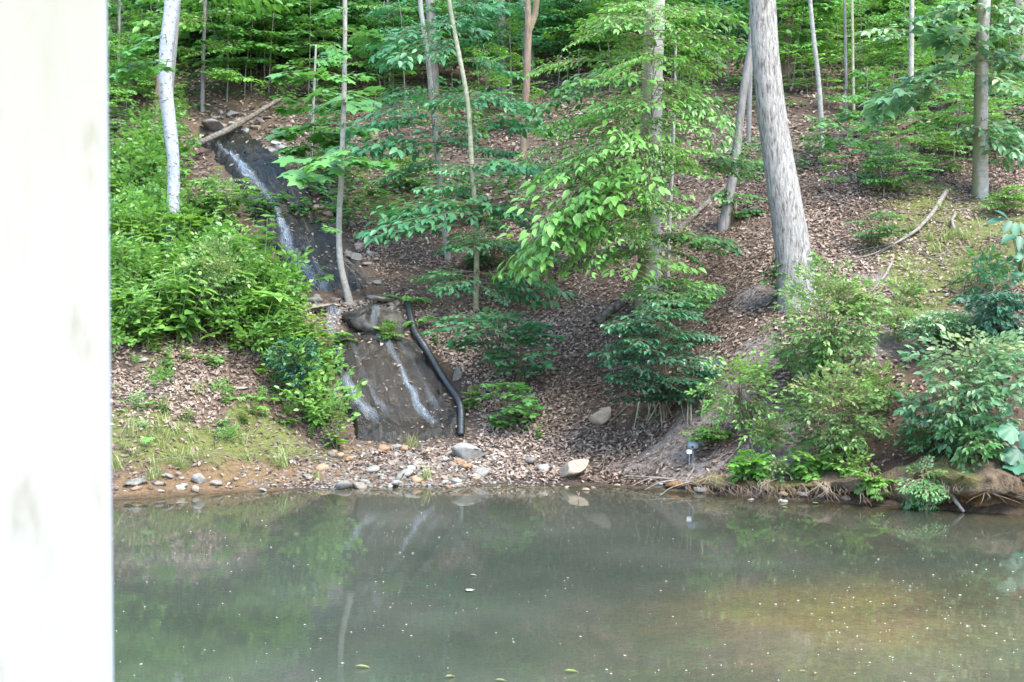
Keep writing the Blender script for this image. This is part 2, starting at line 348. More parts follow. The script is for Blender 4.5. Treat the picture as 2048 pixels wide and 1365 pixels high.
def wetrock():
    m, nt, out = newmat('wet_rock')
    uv = N(nt, 'UVMap'); mp = N(nt, 'Mapping', Scale=(6, 1.0, 1)); nt.links.new(uv.outputs[0], mp.inputs[0])
    n1 = tex(nt, 2.6, 7, .65, vec=mp.outputs[0], dist=.5); n2 = tex(nt, 1.3, 6, .6); n3 = tex(nt, 14, 6, .7)
    c = ramp(nt, n1, [(.36, (.002, .002, .0015)), (.47, (.006, .0055, .004)), (.56, (.017, .0145, .010)), (.70, (.060, .052, .038))])
    c = mix(nt, ramp(nt, n2, [(.45, (0, 0, 0)), (.62, (.75, .75, .75))]), c, (.018, .012, .006))
    c = mix(nt, ramp(nt, n3, [(.5, (0, 0, 0)), (.7, (.35, .35, .35))]), c, (.016, .020, .010))
    p = N(nt, 'BsdfPrincipled'); p.inputs['Specular IOR Level'].default_value = .34
    rr = ramp(nt, n1, [(.35, (.06, .06, .06)), (.7, (.34, .34, .34))]); nt.links.new(rr, p.inputs['Roughness'])
    nt.links.new(c, p.inputs['Base Color'])
    h = mix(nt, .5, n1, n3); nt.links.new(bump(nt, h, .9, .07), p.inputs['Normal']); nt.links.new(p.outputs[0], out.inputs[0]); return m
M['wet'] = wetrock()
def foam():
    m, nt, out = newmat('white_water')
    uv = N(nt, 'UVMap'); mp = N(nt, 'Mapping', Scale=(14, 2.6, 1)); nt.links.new(uv.outputs[0], mp.inputs[0])
    n1 = tex(nt, 1.6, 6, .7, vec=mp.outputs[0], dist=1.2)
    a = N(nt, 'Attribute', _attribute_name='edge')
    ad = N(nt, 'Math', _operation='MULTIPLY_ADD'); nt.links.new(a.outputs['Fac'], ad.inputs[0]); ad.inputs[1].default_value = .36; nt.links.new(n1, ad.inputs[2])
    f = ramp(nt, ad.outputs[0], [(.64, (0, 0, 0)), (.82, (.22, .22, .22)), (1.02, (.66, .66, .66))])
    p = N(nt, 'BsdfPrincipled', Roughness=.25); p.inputs['Base Color'].default_value = (.36, .43, .50, 1)
    nt.links.new(bump(nt, n1, 1, .03), p.inputs['Normal'])
    t = N(nt, 'BsdfTransparent'); ms = N(nt, 'MixShader'); nt.links.new(f, ms.inputs[0]); nt.links.new(t.outputs[0], ms.inputs[1]); nt.links.new(p.outputs[0], ms.inputs[2])
    nt.links.new(ms.outputs[0], out.inputs[0]); return m
M['foam'] = foam()

def groundmat():
    m, nt, out = newmat('woodland_floor')
    a = N(nt, 'Attribute', _attribute_name='soil'); n1 = tex(nt, 16, 8, .7); n2 = tex(nt, 3, 5); n3 = tex(nt, 60, 4, .6)
    c = mix(nt, 1.0, a.outputs['Color'], ramp(nt, n1, [(.25, (.45, .42, .40)), (.5, (.95, .95, .95)), (.75, (1.5, 1.45, 1.4))]), 'MULTIPLY')
    c = mix(nt, .6, c, ramp(nt, n3, [(.3, (.55, .55, .55)), (.7, (1.35, 1.35, 1.35))]), 'MULTIPLY')
    p = N(nt, 'BsdfPrincipled', Roughness=.9); p.inputs['Specular IOR Level'].default_value = .2
    nt.links.new(c, p.inputs['Base Color']); h = mix(nt, .5, n1, n3); nt.links.new(bump(nt, h, 1.0, .05), p.inputs['Normal']); nt.links.new(p.outputs[0], out.inputs[0]); return m
M['ground'] = groundmat()

def watermat():
    m, nt, out = newmat('murky_pond_water')
    n1 = tex(nt, .55, 4, .5); 
    murk = ramp(nt, n1, [(.3, (.034, .043, .032)), (.55, (.050, .059, .045)), (.75, (.076, .083, .066))])
    vm = mapped(nt, (1, 2.2, 1)); nb = tex(nt, 2.2, 3, .5, vec=vm); nb2 = tex(nt, 9, 2, .5, vec=vm)
    h = mix(nt, .25, nb, nb2)
    b = bump(nt, h, .07, .012)
    d = N(nt, 'BsdfDiffuse'); nt.links.new(murk, d.inputs[0])
    t = N(nt, 'BsdfTransparent'); t.inputs[0].default_value = (.93, .94, .86, 1)
    g = N(nt, 'BsdfGlossy', Roughness=.004); nt.links.new(b, g.inputs['Normal'])
    dep = N(nt, 'Attribute', _attribute_name='depth'); under = N(nt, 'MixShader'); nt.links.new(dep.outputs['Fac'], under.inputs[0]); nt.links.new(d.outputs[0], under.inputs[2]); nt.links.new(t.outputs[0], under.inputs[1])
    fr = N(nt, 'Fresnel', IOR=1.38); nt.links.new(b, fr.inputs['Normal'])
    ms = N(nt, 'MixShader'); nt.links.new(fr.outputs[0], ms.inputs[0]); nt.links.new(under.outputs[0], ms.inputs[1]); nt.links.new(g.outputs[0], ms.inputs[2])
    nt.links.new(ms.outputs[0], out.inputs[0]); return m
M['water'] = watermat()
def flat(name, col, rough=.5, spec=.5, nscale=None, col2=None, bd=0):
    m, nt, out = newmat(name); p = N(nt, 'BsdfPrincipled', Roughness=rough); p.inputs['Specular IOR Level'].default_value = spec
    if nscale:
        n = tex(nt, nscale, 5, .6); nt.links.new(ramp(nt, n, [(.35, col2), (.65, col)]), p.inputs['Base Color'])
        if bd: nt.links.new(bump(nt, n, .6, bd), p.inputs['Normal'])
    else: p.inputs['Base Color'].default_value = (*col, 1)
    nt.links.new(p.outputs[0], out.inputs[0]); return m
M['hose'] = flat('black_plastic_pipe', (.016, .019, .020), .42, .5)
M['speck'] = flat('floating_speck', (.42, .42, .35), .6)
M['greyplastic'] = flat('grey_plastic', (.20, .23, .25), .5, .5, 20, (.14, .16, .17))
M['tagwhite'] = flat('white_tag', (.80, .80, .80), .5)
def postmat():
    m, nt, out = newmat('white_painted_wood')
    n = tex(nt, 3.0, 5, .6, vec=mapped(nt, (9, 9, 1.3))); n2 = tex(nt, 26, 3, .5, vec=mapped(nt, (1.6, 1.6, .55)))
    c = ramp(nt, n, [(.3, (.54, .575, .62)), (.5, (.59, .64, .705))])
    c = mix(nt, ramp(nt, n2, [(.60, (0, 0, 0)), (.74, (.6, .6, .6))]), c, (.36, .34, .32))
    p = N(nt, 'BsdfPrincipled', Roughness=.5); nt.links.new(c, p.inputs['Base Color']); nt.links.new(bump(nt, n, .3, .001), p.inputs['Normal'])
    nt.links.new(p.outputs[0], out.inputs[0]); return m
M['post'] = postmat()
M['deck'] = flat('grey_deck_paint', (.30, .31, .32), .6, .4, 6, (.24, .25, .26))

# ------------------------------------------------------------------ terrain
def blob(px, py, r, P, asp=1.0):
    h = hit(px, py); d = ((P[..., 0] - h[0]) / (r * asp)) ** 2 + ((P[..., 1] - h[1]) / r) ** 2
    return np.exp(-d)
GP = np.stack([GX, GY], -1)
def mask(lst):
    m = np.zeros(GX.shape)
    for b in lst: m = np.maximum(m, blob(*b[:3], GP, b[3] if len(b) > 3 else 1.0))
    return m
wob = vnoise(GX, GY, .35, 11) * 1.3 + vnoise(GX, GY, .15, 12) * 1.1 + vnoise(GX, GY, .07, 13) * .8
def soft(m, k=.38, w=.35): return np.clip((m + wob * .45 * (m > .08) - k) / w, 0, 1) * .9
MOSS = soft(mask([(560,880,.35,1.6),(610,905,.25,1.5),(470,895,.3,1.5),(640,920,.18),(380,870,.45,1.6),(310,890,.5,1.5),(260,850,.3,1.5),(520,840,.25,1.6),(450,925,.2,2),(1880,470,.9),(1900,420,.8),(1850,560,.7),(1930,520,.9),(1810,510,.5),(1990,440,.7),(1860,380,.5),(1590,790,.2),(1880,600,.5),(1960,470,.6),(2000,560,.5),(1830,440,.4),(760,400,.5,1.4),(840,440,.4),(700,360,.4)]))
CLAY = soft(mask([(420,965,.3,2),(560,955,.3,2),(300,975,.25,2),(660,958,.25,2),(720,948,.4,1.6),(820,940,.4,1.6),(700,915,.25),(950,925,.3),(880,950,.3,1.5)]), .3)
DIRT = soft(mask([(1500,720,.32),(1460,770,.3),(1390,820,.25),(1540,880,.4,1.3),(1570,905,.35,1.4),(1350,900,.4,1.5),(1420,940,.3,1.6),(1300,925,.3,1.5),(1810,690,.35),(1500,600,.3),(1830,640,.3),(1680,640,.3),(1950,680,.4),(1760,560,.3)]), .32)
DARK = soft(mask([(1780,920,.45,1.5),(1860,900,.4),(1950,960,.5,1.5),(1700,940,.4,1.5),(900,962,.15,3),(1050,962,.15,3),(640,905,.15,2),(400,930,.2,2.5),(1340,260,.8),(1700,230,.9),(1330,800,.3),(1280,830,.25)]), .36)  # dark soil and wet mud; blobs high on the slope paint in its shade
soil = np.zeros(GX.shape + (3,)); soil[:] = (.085, .060, .042)
soil = soil * (1 + .5 * vnoise(GX, GY, 1.5, 21)[..., None])
far = np.clip((GY - 23) / 8, 0, 1)[..., None]; soil = soil * (1 - .25 * far) + far * .25 * np.array((.05, .085, .03))
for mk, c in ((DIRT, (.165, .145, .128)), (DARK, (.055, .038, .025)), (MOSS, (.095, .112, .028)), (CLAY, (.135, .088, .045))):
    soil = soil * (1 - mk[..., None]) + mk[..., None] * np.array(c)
wet = np.clip(1 - (GY - shore_y(GX)) / .12, 0, 1) * (GY > shore_y(GX) - .3); soil *= (1 - .45 * wet)[..., None]
under = (GY < shore_y(GX) - .02)
bedc = np.array((.085, .068, .036)) * (1 + .6 * vnoise(GX, GY, .5, 31))[..., None]
shoal = (np.clip((GZ + .62) / .4, 0, 1) * np.clip((11.6 - GY) / 1.2, 0, 1))[..., None]; bedc = bedc * (1 - shoal) + shoal * np.array((.52, .34, .13)) * (1 + .5 * vnoise(GX, GY, .3, 32))[..., None]
soil = np.where(under[..., None], bedc, soil)
nj, ni = GX.shape
idx = (np.arange(nj - 1)[:, None] * ni + np.arange(ni - 1)[None]).ravel()
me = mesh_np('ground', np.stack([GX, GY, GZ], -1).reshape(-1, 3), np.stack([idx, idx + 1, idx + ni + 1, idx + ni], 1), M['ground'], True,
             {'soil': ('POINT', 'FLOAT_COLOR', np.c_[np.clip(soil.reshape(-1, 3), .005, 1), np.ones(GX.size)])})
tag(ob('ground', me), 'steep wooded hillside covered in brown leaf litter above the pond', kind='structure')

# pond surface
wx = np.unique(np.r_[np.linspace(-45, -6, 20), np.linspace(-6, 6, 121), np.linspace(6, 45, 20)]); wy = np.linspace(3.0, 15.0, 121); WX, WY = np.meshgrid(wx, wy); nw = len(wx); i2 = (np.arange(120)[:, None] * nw + np.arange(nw - 1)[None]).ravel()
DEP = 1 - np.exp(-np.clip(-gz(WX, WY), 0, 3) * 2.6)
tag(ob('pond_water', mesh_np('pond_water', np.stack([WX, WY, 0 * WX], -1).reshape(-1, 3), np.stack([i2, i2 + 1, i2 + nw + 1, i2 + nw], 1), M['water'], True, {'depth': ('POINT', 'FLOAT', DEP)})), 'still murky green-brown pond reflecting the wooded bank', kind='structure')

# undercut earth bank on the right shore
bx = np.linspace(1.55, 8.5, 420); prof = np.array([(.30, -.3), (.22, -.05), (.20, .10), (.14, .32), (.04, .46), (-.05, .58), (-.09, .72), (-.05, .88), (.08, 1.0), (.28, 1.2), (.6, 1.1)])
hs = np.interp(bx, [1.55, 2.0, 2.8, 3.4, 4.5, 8.5], [.05, .09, .15, .22, .36, .4])
BV = []
for k, x in enumerate(bx):
    for q, (o, z) in enumerate(prof):
        sc_ = min(1, .35 + hs[k] * 2)
        BV.append((x + .06 * vnoise(x * 1.0, q * .7, .2, 41), shore_y(x) + .03 + o * sc_ + (.34 * vnoise(x, q * .25, .5, 42) + .20 * vnoise(x, q * .3, .17, 43) + .10 * vnoise(x, q * .6, .06, 47)) * sc_, z * hs[k] * (1 + .6 * vnoise(x, 3.0, .45, 48)) + (.07 * vnoise(x, q * .5, .2, 44) + .05 * vnoise(x, q * .9, .06, 49)) * (1 if q > 1 else 0)))
npf = len(prof); ii = (np.arange(419)[:, None] * npf + np.arange(npf - 1)[None]).ravel()
bcol = np.zeros((len(BV), 4)); bcol[:] = (.17, .125, .07, 1)
bn = vnoise(np.array(BV)[:, 0], np.array(BV)[:, 2] * 3, .3, 45)[:, None]; bcol[:, :3] = np.where(bn > .15, (.12, .105, .04), np.where(bn < -.2, (.17, .095, .04), (.10, .075, .048)))
tag(ob('earth_bank', mesh_np('earth_bank', BV, np.stack([ii, ii + npf, ii + npf + 1, ii + 1], 1), M['ground'], True, {'soil': ('POINT', 'FLOAT_COLOR', bcol)})), 'undercut mossy earth bank overhanging the pond edge', kind='structure')

# ------------------------------------------------------------------ rock slide
def curve(pts, n):
    pts = np.asarray(pts, float); t = np.r_[0, np.cumsum(np.linalg.norm(np.diff(pts, axis=0), axis=1))]; u = np.linspace(0, t[-1], n)
    P = np.stack([np.interp(u, t, pts[:, k]) for k in range(pts.shape[1])], 1)
    for _ in range(2): P[1:-1] = .25 * P[:-2] + .5 * P[1:-1] + .25 * P[2:]
    return P
class Slab:
    def __init__(s, left, right, n, m, lift, amp, seed):
        Lp = curve([hit(*p) for p in left], n); Rp = curve([hit(*p) for p in right], n)
        v = np.linspace(0, 1, m); P = Lp[:, None] * (1 - v)[None, :, None] + Rp[:, None] * v[None, :, None]
        base = gz(P[..., 0], P[..., 1]); 
        for _ in range(6):
            base[1:-1] = .25 * base[:-2] + .5 * base[1:-1] + .25 * base[2:]; base[:, 1:-1] = .25 * base[:, :-2] + .5 * base[:, 1:-1] + .25 * base[:, 2:]
        edge = np.clip((np.minimum(v, 1 - v)[None] + .16 * (vnoise(P[..., 0], P[..., 1], .3, seed + 9) + .6 * vnoise(P[..., 0], P[..., 1], .1, seed + 10)) - .05) / .10, 0, 1) * np.clip(np.minimum(np.arange(n), n - 1 - np.arange(n))[:, None] / (n * .05) + 1.6 * vnoise(P[..., 0], P[..., 1] * .5, .22, seed + 12) - .3, 0, 1)
        u = np.linspace(0, 1, n)[:, None] + 0 * v[None]
        dome = (1 - (2 * v - 1) ** 2)[None] * np.sin(np.pi * np.clip(np.linspace(.12, 1, n), 0, 1))[:, None]
        bedp = v[None] * 7 + 1.6 * vnoise(P[..., 0], P[..., 1], .6, seed + 6) + .5 * vnoise(P[..., 0], P[..., 1], .2, seed + 7); saw = (bedp - np.floor(bedp)); saw = np.clip(saw * 1.15, 0, 1) * (saw < .87) + (saw >= .87) * (1 - (saw - .87) / .13)
        z = base + lift * (edge ** .6) + dome * lift * 1.0 + saw * amp * .75 * edge - .14 * (1 - edge) + amp * (vnoise(P[..., 0], P[..., 1] * .5, .35, seed) + .5 * vnoise(P[..., 0], P[..., 1], .15, seed + 1) + .25 * vnoise(P[..., 0], P[..., 1], .07, seed + 2))
        step = np.floor((u * 7 + vnoise(P[..., 0], P[..., 1], .5, seed + 3) * .8)) / 7 - u
        P[..., 2] = z + step * amp * 1.2 * edge - .22 * np.clip((u - .93) / .07, 0, 1)
        s.P = P; s.n, s.m = n, m
    def build(s, name, label):
        n, m = s.n, s.m; i = (np.arange(n - 1)[:, None] * m + np.arange(m - 1)[None]).ravel()
        F = np.stack([i, i + 1, i + m + 1, i + m], 1); me = mesh_np(name, s.P.reshape(-1, 3), F, M['wet'], True)
        uvl = me.uv_layers.new(name='UVMap'); uu = np.stack(np.broadcast_arrays(np.linspace(0, 1, m)[None, :], np.linspace(0, 4, n)[:, None]), -1).reshape(-1, 2)
        uvl.data.foreach_set('uv', uu[F.ravel()].astype(np.float32).ravel())
        return tag(ob(name, me), label, 'rock')
    def near(s, p):
        d = (s.P[..., 0] - p[0]) ** 2 + (s.P[..., 1] - p[1]) ** 2; k = np.unravel_index(np.argmin(d), d.shape); return s.P[k]
lowslab = Slab([(655,678),(640,720),(655,790),(680,850),(705,893)], [(800,682),(868,718),(915,770),(945,830),(948,882)], 110, 90, .07, .05, 51)
upslab = Slab([(385,262),(425,320),(470,400),(520,480),(570,560),(630,612)], [(490,262),(560,325),(632,400),(682,470),(730,540),(775,598)], 150, 80, .07, .08, 61)
lowslab.build('rock_slab', 'dark wet lower rock slab with two trickles, ending at the gravel')
upslab.build('rock_slab', 'long dark wet upper rock chute with one white stream')

def ico(seed, sub=3, flatz=.6, rough=.14, cuts=13):
    bm = bmesh.new(); bmesh.ops.create_icosphere(bm, subdivisions=sub, radius=1); r = np.random.default_rng(seed)
    V = np.array([v.co[:] for v in bm.verts]); F = np.array([[v.index for v in f.verts] for f in bm.faces]); bm.free()
    for _ in range(cuts):
        d = r.normal(size=3); d /= np.linalg.norm(d); k = r.uniform(.42, .8); dd = V @ d; V = V - np.maximum(dd - k, 0)[:, None] * d
    V = V * (1 + rough * (vnoise(V[:, 0] + seed, V[:, 1] + 2 * V[:, 2], .6, seed) + .5 * vnoise(V[:, 2] + seed, V[:, 1] - V[:, 0], .25, seed)))[:, None]
    V[:, 2] *= flatz; return V, F
def boulder(name, label, px, py, size, mat, seed, rot=0, flatz=.6, tilt=0, group=None, sink=.25, base=None, sub=3, cat='stone', D=None):
    p = np.array(hit(px, py) if base is None else base); V, F = ico(seed, sub, flatz)
    V = V * np.asarray(size) / 2
    c, s_ = math.cos(tilt), math.sin(tilt); V = V @ np.array([[c, 0, s_], [0, 1, 0], [-s_, 0, c]])
    c, s_ = math.cos(rot), math.sin(rot); V = V @ np.array([[c, s_, 0], [-s_, c, 0], [0, 0, 1]])
    lift = -V[:, 2].min() * (1 - 2 * sink)
    o = ob(name, mesh_np(name, V + (0, 0, lift), F, mat, sub > 2 and False), None, p); return tag(o, label, cat, group)

# ledge boulder, flat lip stone
lb = hit(735, 672)
V, F = ico(71, 4, .9, .5, 14); V = V * (.56, .42, .33); V[:, 2] += .06 * vnoise(V[:, 0], V[:, 1], .14, 72); V[:, 1] += .10 * vnoise(V[:, 0], V[:, 2], .16, 73) + .05 * vnoise(V[:, 0], V[:, 2], .06, 74)
o = ob('ledge_boulder', mesh_np('ledge_boulder', V, F, M['wetmoss'], True), None, (lb[0] + .06, lb[1] + .30, lb[2] + .20)); tag(o, 'dark mossy boulder forming the small ledge between the two rock slabs', 'rock')
boulder('lip_stone', 'flat reddish stone jutting over the little fall', 655, 612, (.50, .42, .20), M['redrock'], 73, .1, .45, 0, sink=.1, base=(lambda q: (q[0], q[1] - .12, q[2] - .02))(hit(655, 612)))
boulder('flat_stone', 'flat pinkish stone beside the base of the curved sapling', 765, 603, (.55, .5, .2), M['redrock'], 74, .3, .4, -.15, sink=.2)

# white water
def ribbon(name, label, slab, pts, w, n=60, lift=.012, amt=1.0):
    P = np.array([slab.near(hit(*p)) if slab else p for p in pts]); C = curve(P, n); m = 9
    W = np.interp(np.linspace(0, 1, n), np.linspace(0, 1, len(w)), w)
    T = np.gradient(C, axis=0); S = np.stack([-T[:, 1], T[:, 0], 0 * T[:, 0]], 1); S /= np.linalg.norm(S, axis=1)[:, None]; S = np.where(S[:, :1] < 0, -S, S)
    v = np.linspace(-1, 1, m); wig = np.array([.05 * vnoise(k * .17, 2., 1, 77) for k in range(n)])
    Q = C[:, None] + S[:, None] * ((v[None] * W[:, None] / 2) + wig[:, None])[..., None]
    if slab:
        for a in range(n):
            for b in range(m): Q[a, b, 2] = max(slab.near(Q[a, b])[2], C[a, 2] - .08)
    Q[..., 2] += lift + .012 * R.random((n, m))
    e = (1 - np.abs(v) ** 2.0)[None] * np.clip(np.minimum(np.arange(n) / 5, (n - 1 - np.arange(n)) / 9), 0, 1)[:, None] * amt * (1 + .5 * vnoise(np.arange(n) * .11, 5.0 + 0 * np.arange(n), 1, 78))[:, None]
    i = (np.arange(n - 1)[:, None] * m + np.arange(m - 1)[None]).ravel(); F = np.stack([i, i + 1, i + m + 1, i + m], 1)
    me = mesh_np(name, Q.reshape(-1, 3), F, M['foam'], True, {'edge': ('POINT', 'FLOAT', e.ravel())})
    uvl = me.uv_layers.new(name='UVMap'); ln = np.linalg.norm(np.diff(C, axis=0), axis=1).sum()
    uu = np.stack(np.broadcast_arrays(v[None] * .5, np.linspace(0, ln, n)[:, None]), -1).reshape(-1, 2); uu[:, 0] *= 1.4
    uvl.data.foreach_set('uv', uu[F.ravel()].astype(np.float32).ravel())
    o = ob(name, me); tag(o, label, kind='structure'); return o
ribbon('stream_water', 'white stream sliding down the upper rock chute', upslab, [(412,285),(450,318),(482,350),(515,388),(548,430),(567,470),(578,515),(605,553),(645,582),(690,604)], [.04, .05, .07, .16, .26, .14, .18, .28, .30, .24], 110)
ribbon('stream_water', 'thin side trickle on the upper rock chute', upslab, [(600,500),(622,530),(640,555),(665,585)], [.06, .10, .12], 30)
ribbon('stream_water', 'white trickle down the left of the lower rock slab', lowslab, [(672,700),(685,755),(703,797),(728,838),(766,880)], [.12, .10, .13, .20, .24], 70)
ribbon('stream_water', 'faint film of water left of centre on the lower rock slab', lowslab, [(700,700),(722,760),(748,815),(785,872)], [.09, .10, .09, .14], 50, amt=.62)
ribbon('stream_water', 'faint film of water right of centre on the lower rock slab', lowslab, [(790,705),(825,752),(855,800),(885,858)], [.10, .09, .12, .12], 50, amt=.6)
ribbon('stream_water', 'white trickle down the middle of the lower rock slab', lowslab, [(735,690),(765,705),(795,750),(818,795),(845,838),(880,880)], [.20, .12, .10, .13, .15, .2], 70)
fa = hit(668, 685); ribbon('stream_water', 'short white fall under the flat lip stone', None, [(fa[0] - .02, fa[1] + .16, fa[2] + .44), (fa[0] - .02, fa[1] + .02, fa[2] + .40), (fa[0], fa[1] - .05, fa[2] + .2), (fa[0] + .02, fa[1] - .08, fa[2] + .06), (fa[0] + .12, fa[1] - .2, fa[2] + .02)], [.18, .22, .24, .28, .3], 36)
fb = hit(752, 684); ribbon('stream_water', 'thin drip down the face of the mossy ledge boulder', None, [(fb[0], fb[1] + .1, fb[2] + .46), (fb[0], fb[1] - .14, fb[2] + .36), (fb[0], fb[1] - .18, fb[2] + .15), (fb[0], fb[1] - .2, fb[2] + .02)], [.10, .16, .12, .10], 30)
ribbon('stream_water', 'foamy water at the top of the lower rock slab', None, [tuple(np.array(lowslab.near(hit(*p))) + (0, 0, .01)) for p in ((655,690),(690,690),(730,692),(780,695))], [.2, .22, .16, .1], 30)

# ------------------------------------------------------------------ sprays of leaves
def spray_template(seed, nside=12, L=.115, droop=.22, spacing=.078, ang=52, tw=.42, vol=0.0):
    r = np.random.default_rng(seed); P, A, NN, LL = [], [], [], []; twigs = []
    def main(t): return np.array([t, .05 * math.sin(3 * t + seed), -droop * t * t])
    def leafat(p, d, sc=1.0):
        n = np.array([0, 0, 1.0]) + r.normal(0, .25 + .25 * vol, 3); P.append(p); A.append(d + np.array([0, 0, -.22]) + r.normal(0, .12, 3)); NN.append(n); LL.append(L * sc * r.uniform(.7, 1.2))
    twigs.append([main(t) for t in np.linspace(0, 1, 6)])
    for i in range(nside):
        t = .10 + .88 * (i + r.uniform(-.3, .3)) / nside; sd = 1 if i % 2 else -1; a = math.radians(ang + r.uniform(-12, 12))
        ln = (tw * (1 - t) + .13) * r.uniform(.75, 1.2); d = np.array([math.cos(a), sd * math.sin(a), -droop * 2 * t * .6 + r.uniform(-.12, .08) + vol * r.uniform(-.5, .9)]); p0 = main(t)
        twigs.append([p0, p0 + d * ln]); k = max(2, int(ln / spacing))
        for q in range(k):
            s2 = 1 if q % 2 else -1; b = math.radians(48) * s2; dd = np.array([d[0] * math.cos(b) - d[1] * math.sin(b), d[0] * math.sin(b) + d[1] * math.cos(b), d[2]])
            leafat(p0 + d * ln * (q + .6) / k + np.array([0, 0, -.03 * (q / k) ** 2]), dd)
        leafat(p0 + d * ln, d, 1.05)
    for q in range(4): leafat(main(.85 + .04 * q), np.array([.7, .7 * (1 if q % 2 else -1), -.2]))
    leafat(main(1), np.array([1, 0, -.3]))
    return np.array(P), np.array(A), np.array(NN), np.array(LL), [np.array(t) for t in twigs]
SPR = {'beech': [spray_template(s) for s in range(101, 107)],
       'fine': [spray_template(s, 10, .15, .15, .10, 48, .4) for s in range(111, 116)],
       'maple': [spray_template(s, 6, .26, .25, .19, 50, .42) for s in range(121, 126)],
       'long': [spray_template(s, 14, .095, .20, .072, 50, .40) for s in range(131, 136)],
       'bush': [spray_template(s, 7, .20, .22, .15, 45, .40, 1.0) for s in range(151, 157)],
       'bushfine': [spray_template(s, 9, .14, .2, .11, 45, .42, 1.0) for s in range(161, 167)],
       'big': [spray_template(s, 6, .24, .35, .16, 50, .35) for s in range(141, 145)]}
def put_spray(lv, tb, kind, p0, d, length, leaf=1.0, roll=None, c=None, twr=.004, twigs=True):
    P, A, NN, LL, tw = SPR[kind][R.integers(len(SPR[kind]))]
    X = np.asarray(d, float); X = X / np.linalg.norm(X); Y = np.cross((0, 0, 1), X); Y /= np.linalg.norm(Y) + 1e-9; Z = np.cross(X, Y)
    a = R.normal(0, .22) if roll is None else roll; Y, Z = Y * math.cos(a) + Z * math.sin(a), Z * math.cos(a) - Y * math.sin(a)
    if R.random() < .5: Y = -Y; flip = True
    B = np.stack([X, Y, Z]); p0 = np.asarray(p0)
    Q = p0 + length * (P @ B); An = A @ B; Nn = NN @ B; Nn = np.where(Nn[:, 2:] < 0, -Nn, Nn)
    lv.add(Q, An, Nn, LL * length * leaf, c)
    if tb is not None:
        for k, t in enumerate(tw):
            if k and not twigs: break
            T = p0 + length * (t @ B); tb.add(T, np.linspace(twr * (1 if k == 0 else .55), twr * .3, len(T)), 4 if k == 0 else 3)

def trunk_pts(ctrlpx, widths, top=11.0, n=40, lean=None):
    """ctrlpx: [(px,py,D)...] base first; goes on above the picture to height top"""
    P = np.array([at(*c) for c in ctrlpx]); W = np.array([w * c[2] / FPX / 2 for w, c in zip(widths, ctrlpx)])
    g = gz(P[0, 0], P[0, 1]); P0 = P[0].copy(); P0[2] = min(P[0, 2], g) - .12 - 2.2 * W[0]
    P = np.vstack([P0, P]); W = np.r_[W[0] * 1.12, W]
    if top and P[-1, 2] < top:
        d = P[-1] - P[-3]; d = d / np.linalg.norm(d); d = d * .6 + np.array([0, 0, .5]); k = (top - P[-1, 2]) / d[2]
        P = np.vstack([P, P[-1] + d * k * .5 + (R.normal(0, .15), R.normal(0, .15), 0), P[-1] + d * k]); W = np.r_[W, W[-1] * .75, W[-1] * .35]
    t = np.r_[0, np.cumsum(np.linalg.norm(np.diff(P, axis=0), axis=1))]; u = np.linspace(0, t[-1], n)
    C = np.stack([np.interp(u, t, P[:, k]) for k in range(3)], 1); w = np.interp(u, t, W)
    for _ in range(3): C[1:-1] = .25 * C[:-2] + .5 * C[1:-1] + .25 * C[2:]
    return C, w
def along(C, t): u = np.linspace(0, 1, len(C)); return np.array([np.interp(t, u, C[:, k]) for k in range(3)])
def at_height(C, z): return np.array([np.interp(z, C[:, 2], C[:, k]) for k in range(2)] + [z])

# shared out-of-frame canopy crowns
def canopy_mesh(seed, n, rx, rz, leaf):
    r = np.random.default_rng(seed); lv = Leaves()
    for _ in range(n):
        d = r.normal(size=3); d /= np.linalg.norm(d); p = d * r.uniform(.45, 1) ** .6 * np.array([rx, rx, rz])
        k = 10; q = p + r.normal(0, .28, (k, 3)) * (1, 1, .5)
        lv.add(q, r.normal(0, 1, (k, 3)) * (1, 1, .4) + d * .4, r.normal(0, .4, (k, 3)) + (0, 0, 1), leaf * r.uniform(.7, 1.2, k))
    return lv.mesh('canopy', T_HEX, M['canopy'])
CANOPY = [canopy_mesh(201, 125, 2.6, 2.0, .15), canopy_mesh(202, 85, 2.1, 1.7, .15), canopy_mesh(203, 40, 1.4, 1.3, .14), canopy_mesh(204, 14, 1.3, 1.2, .13)]

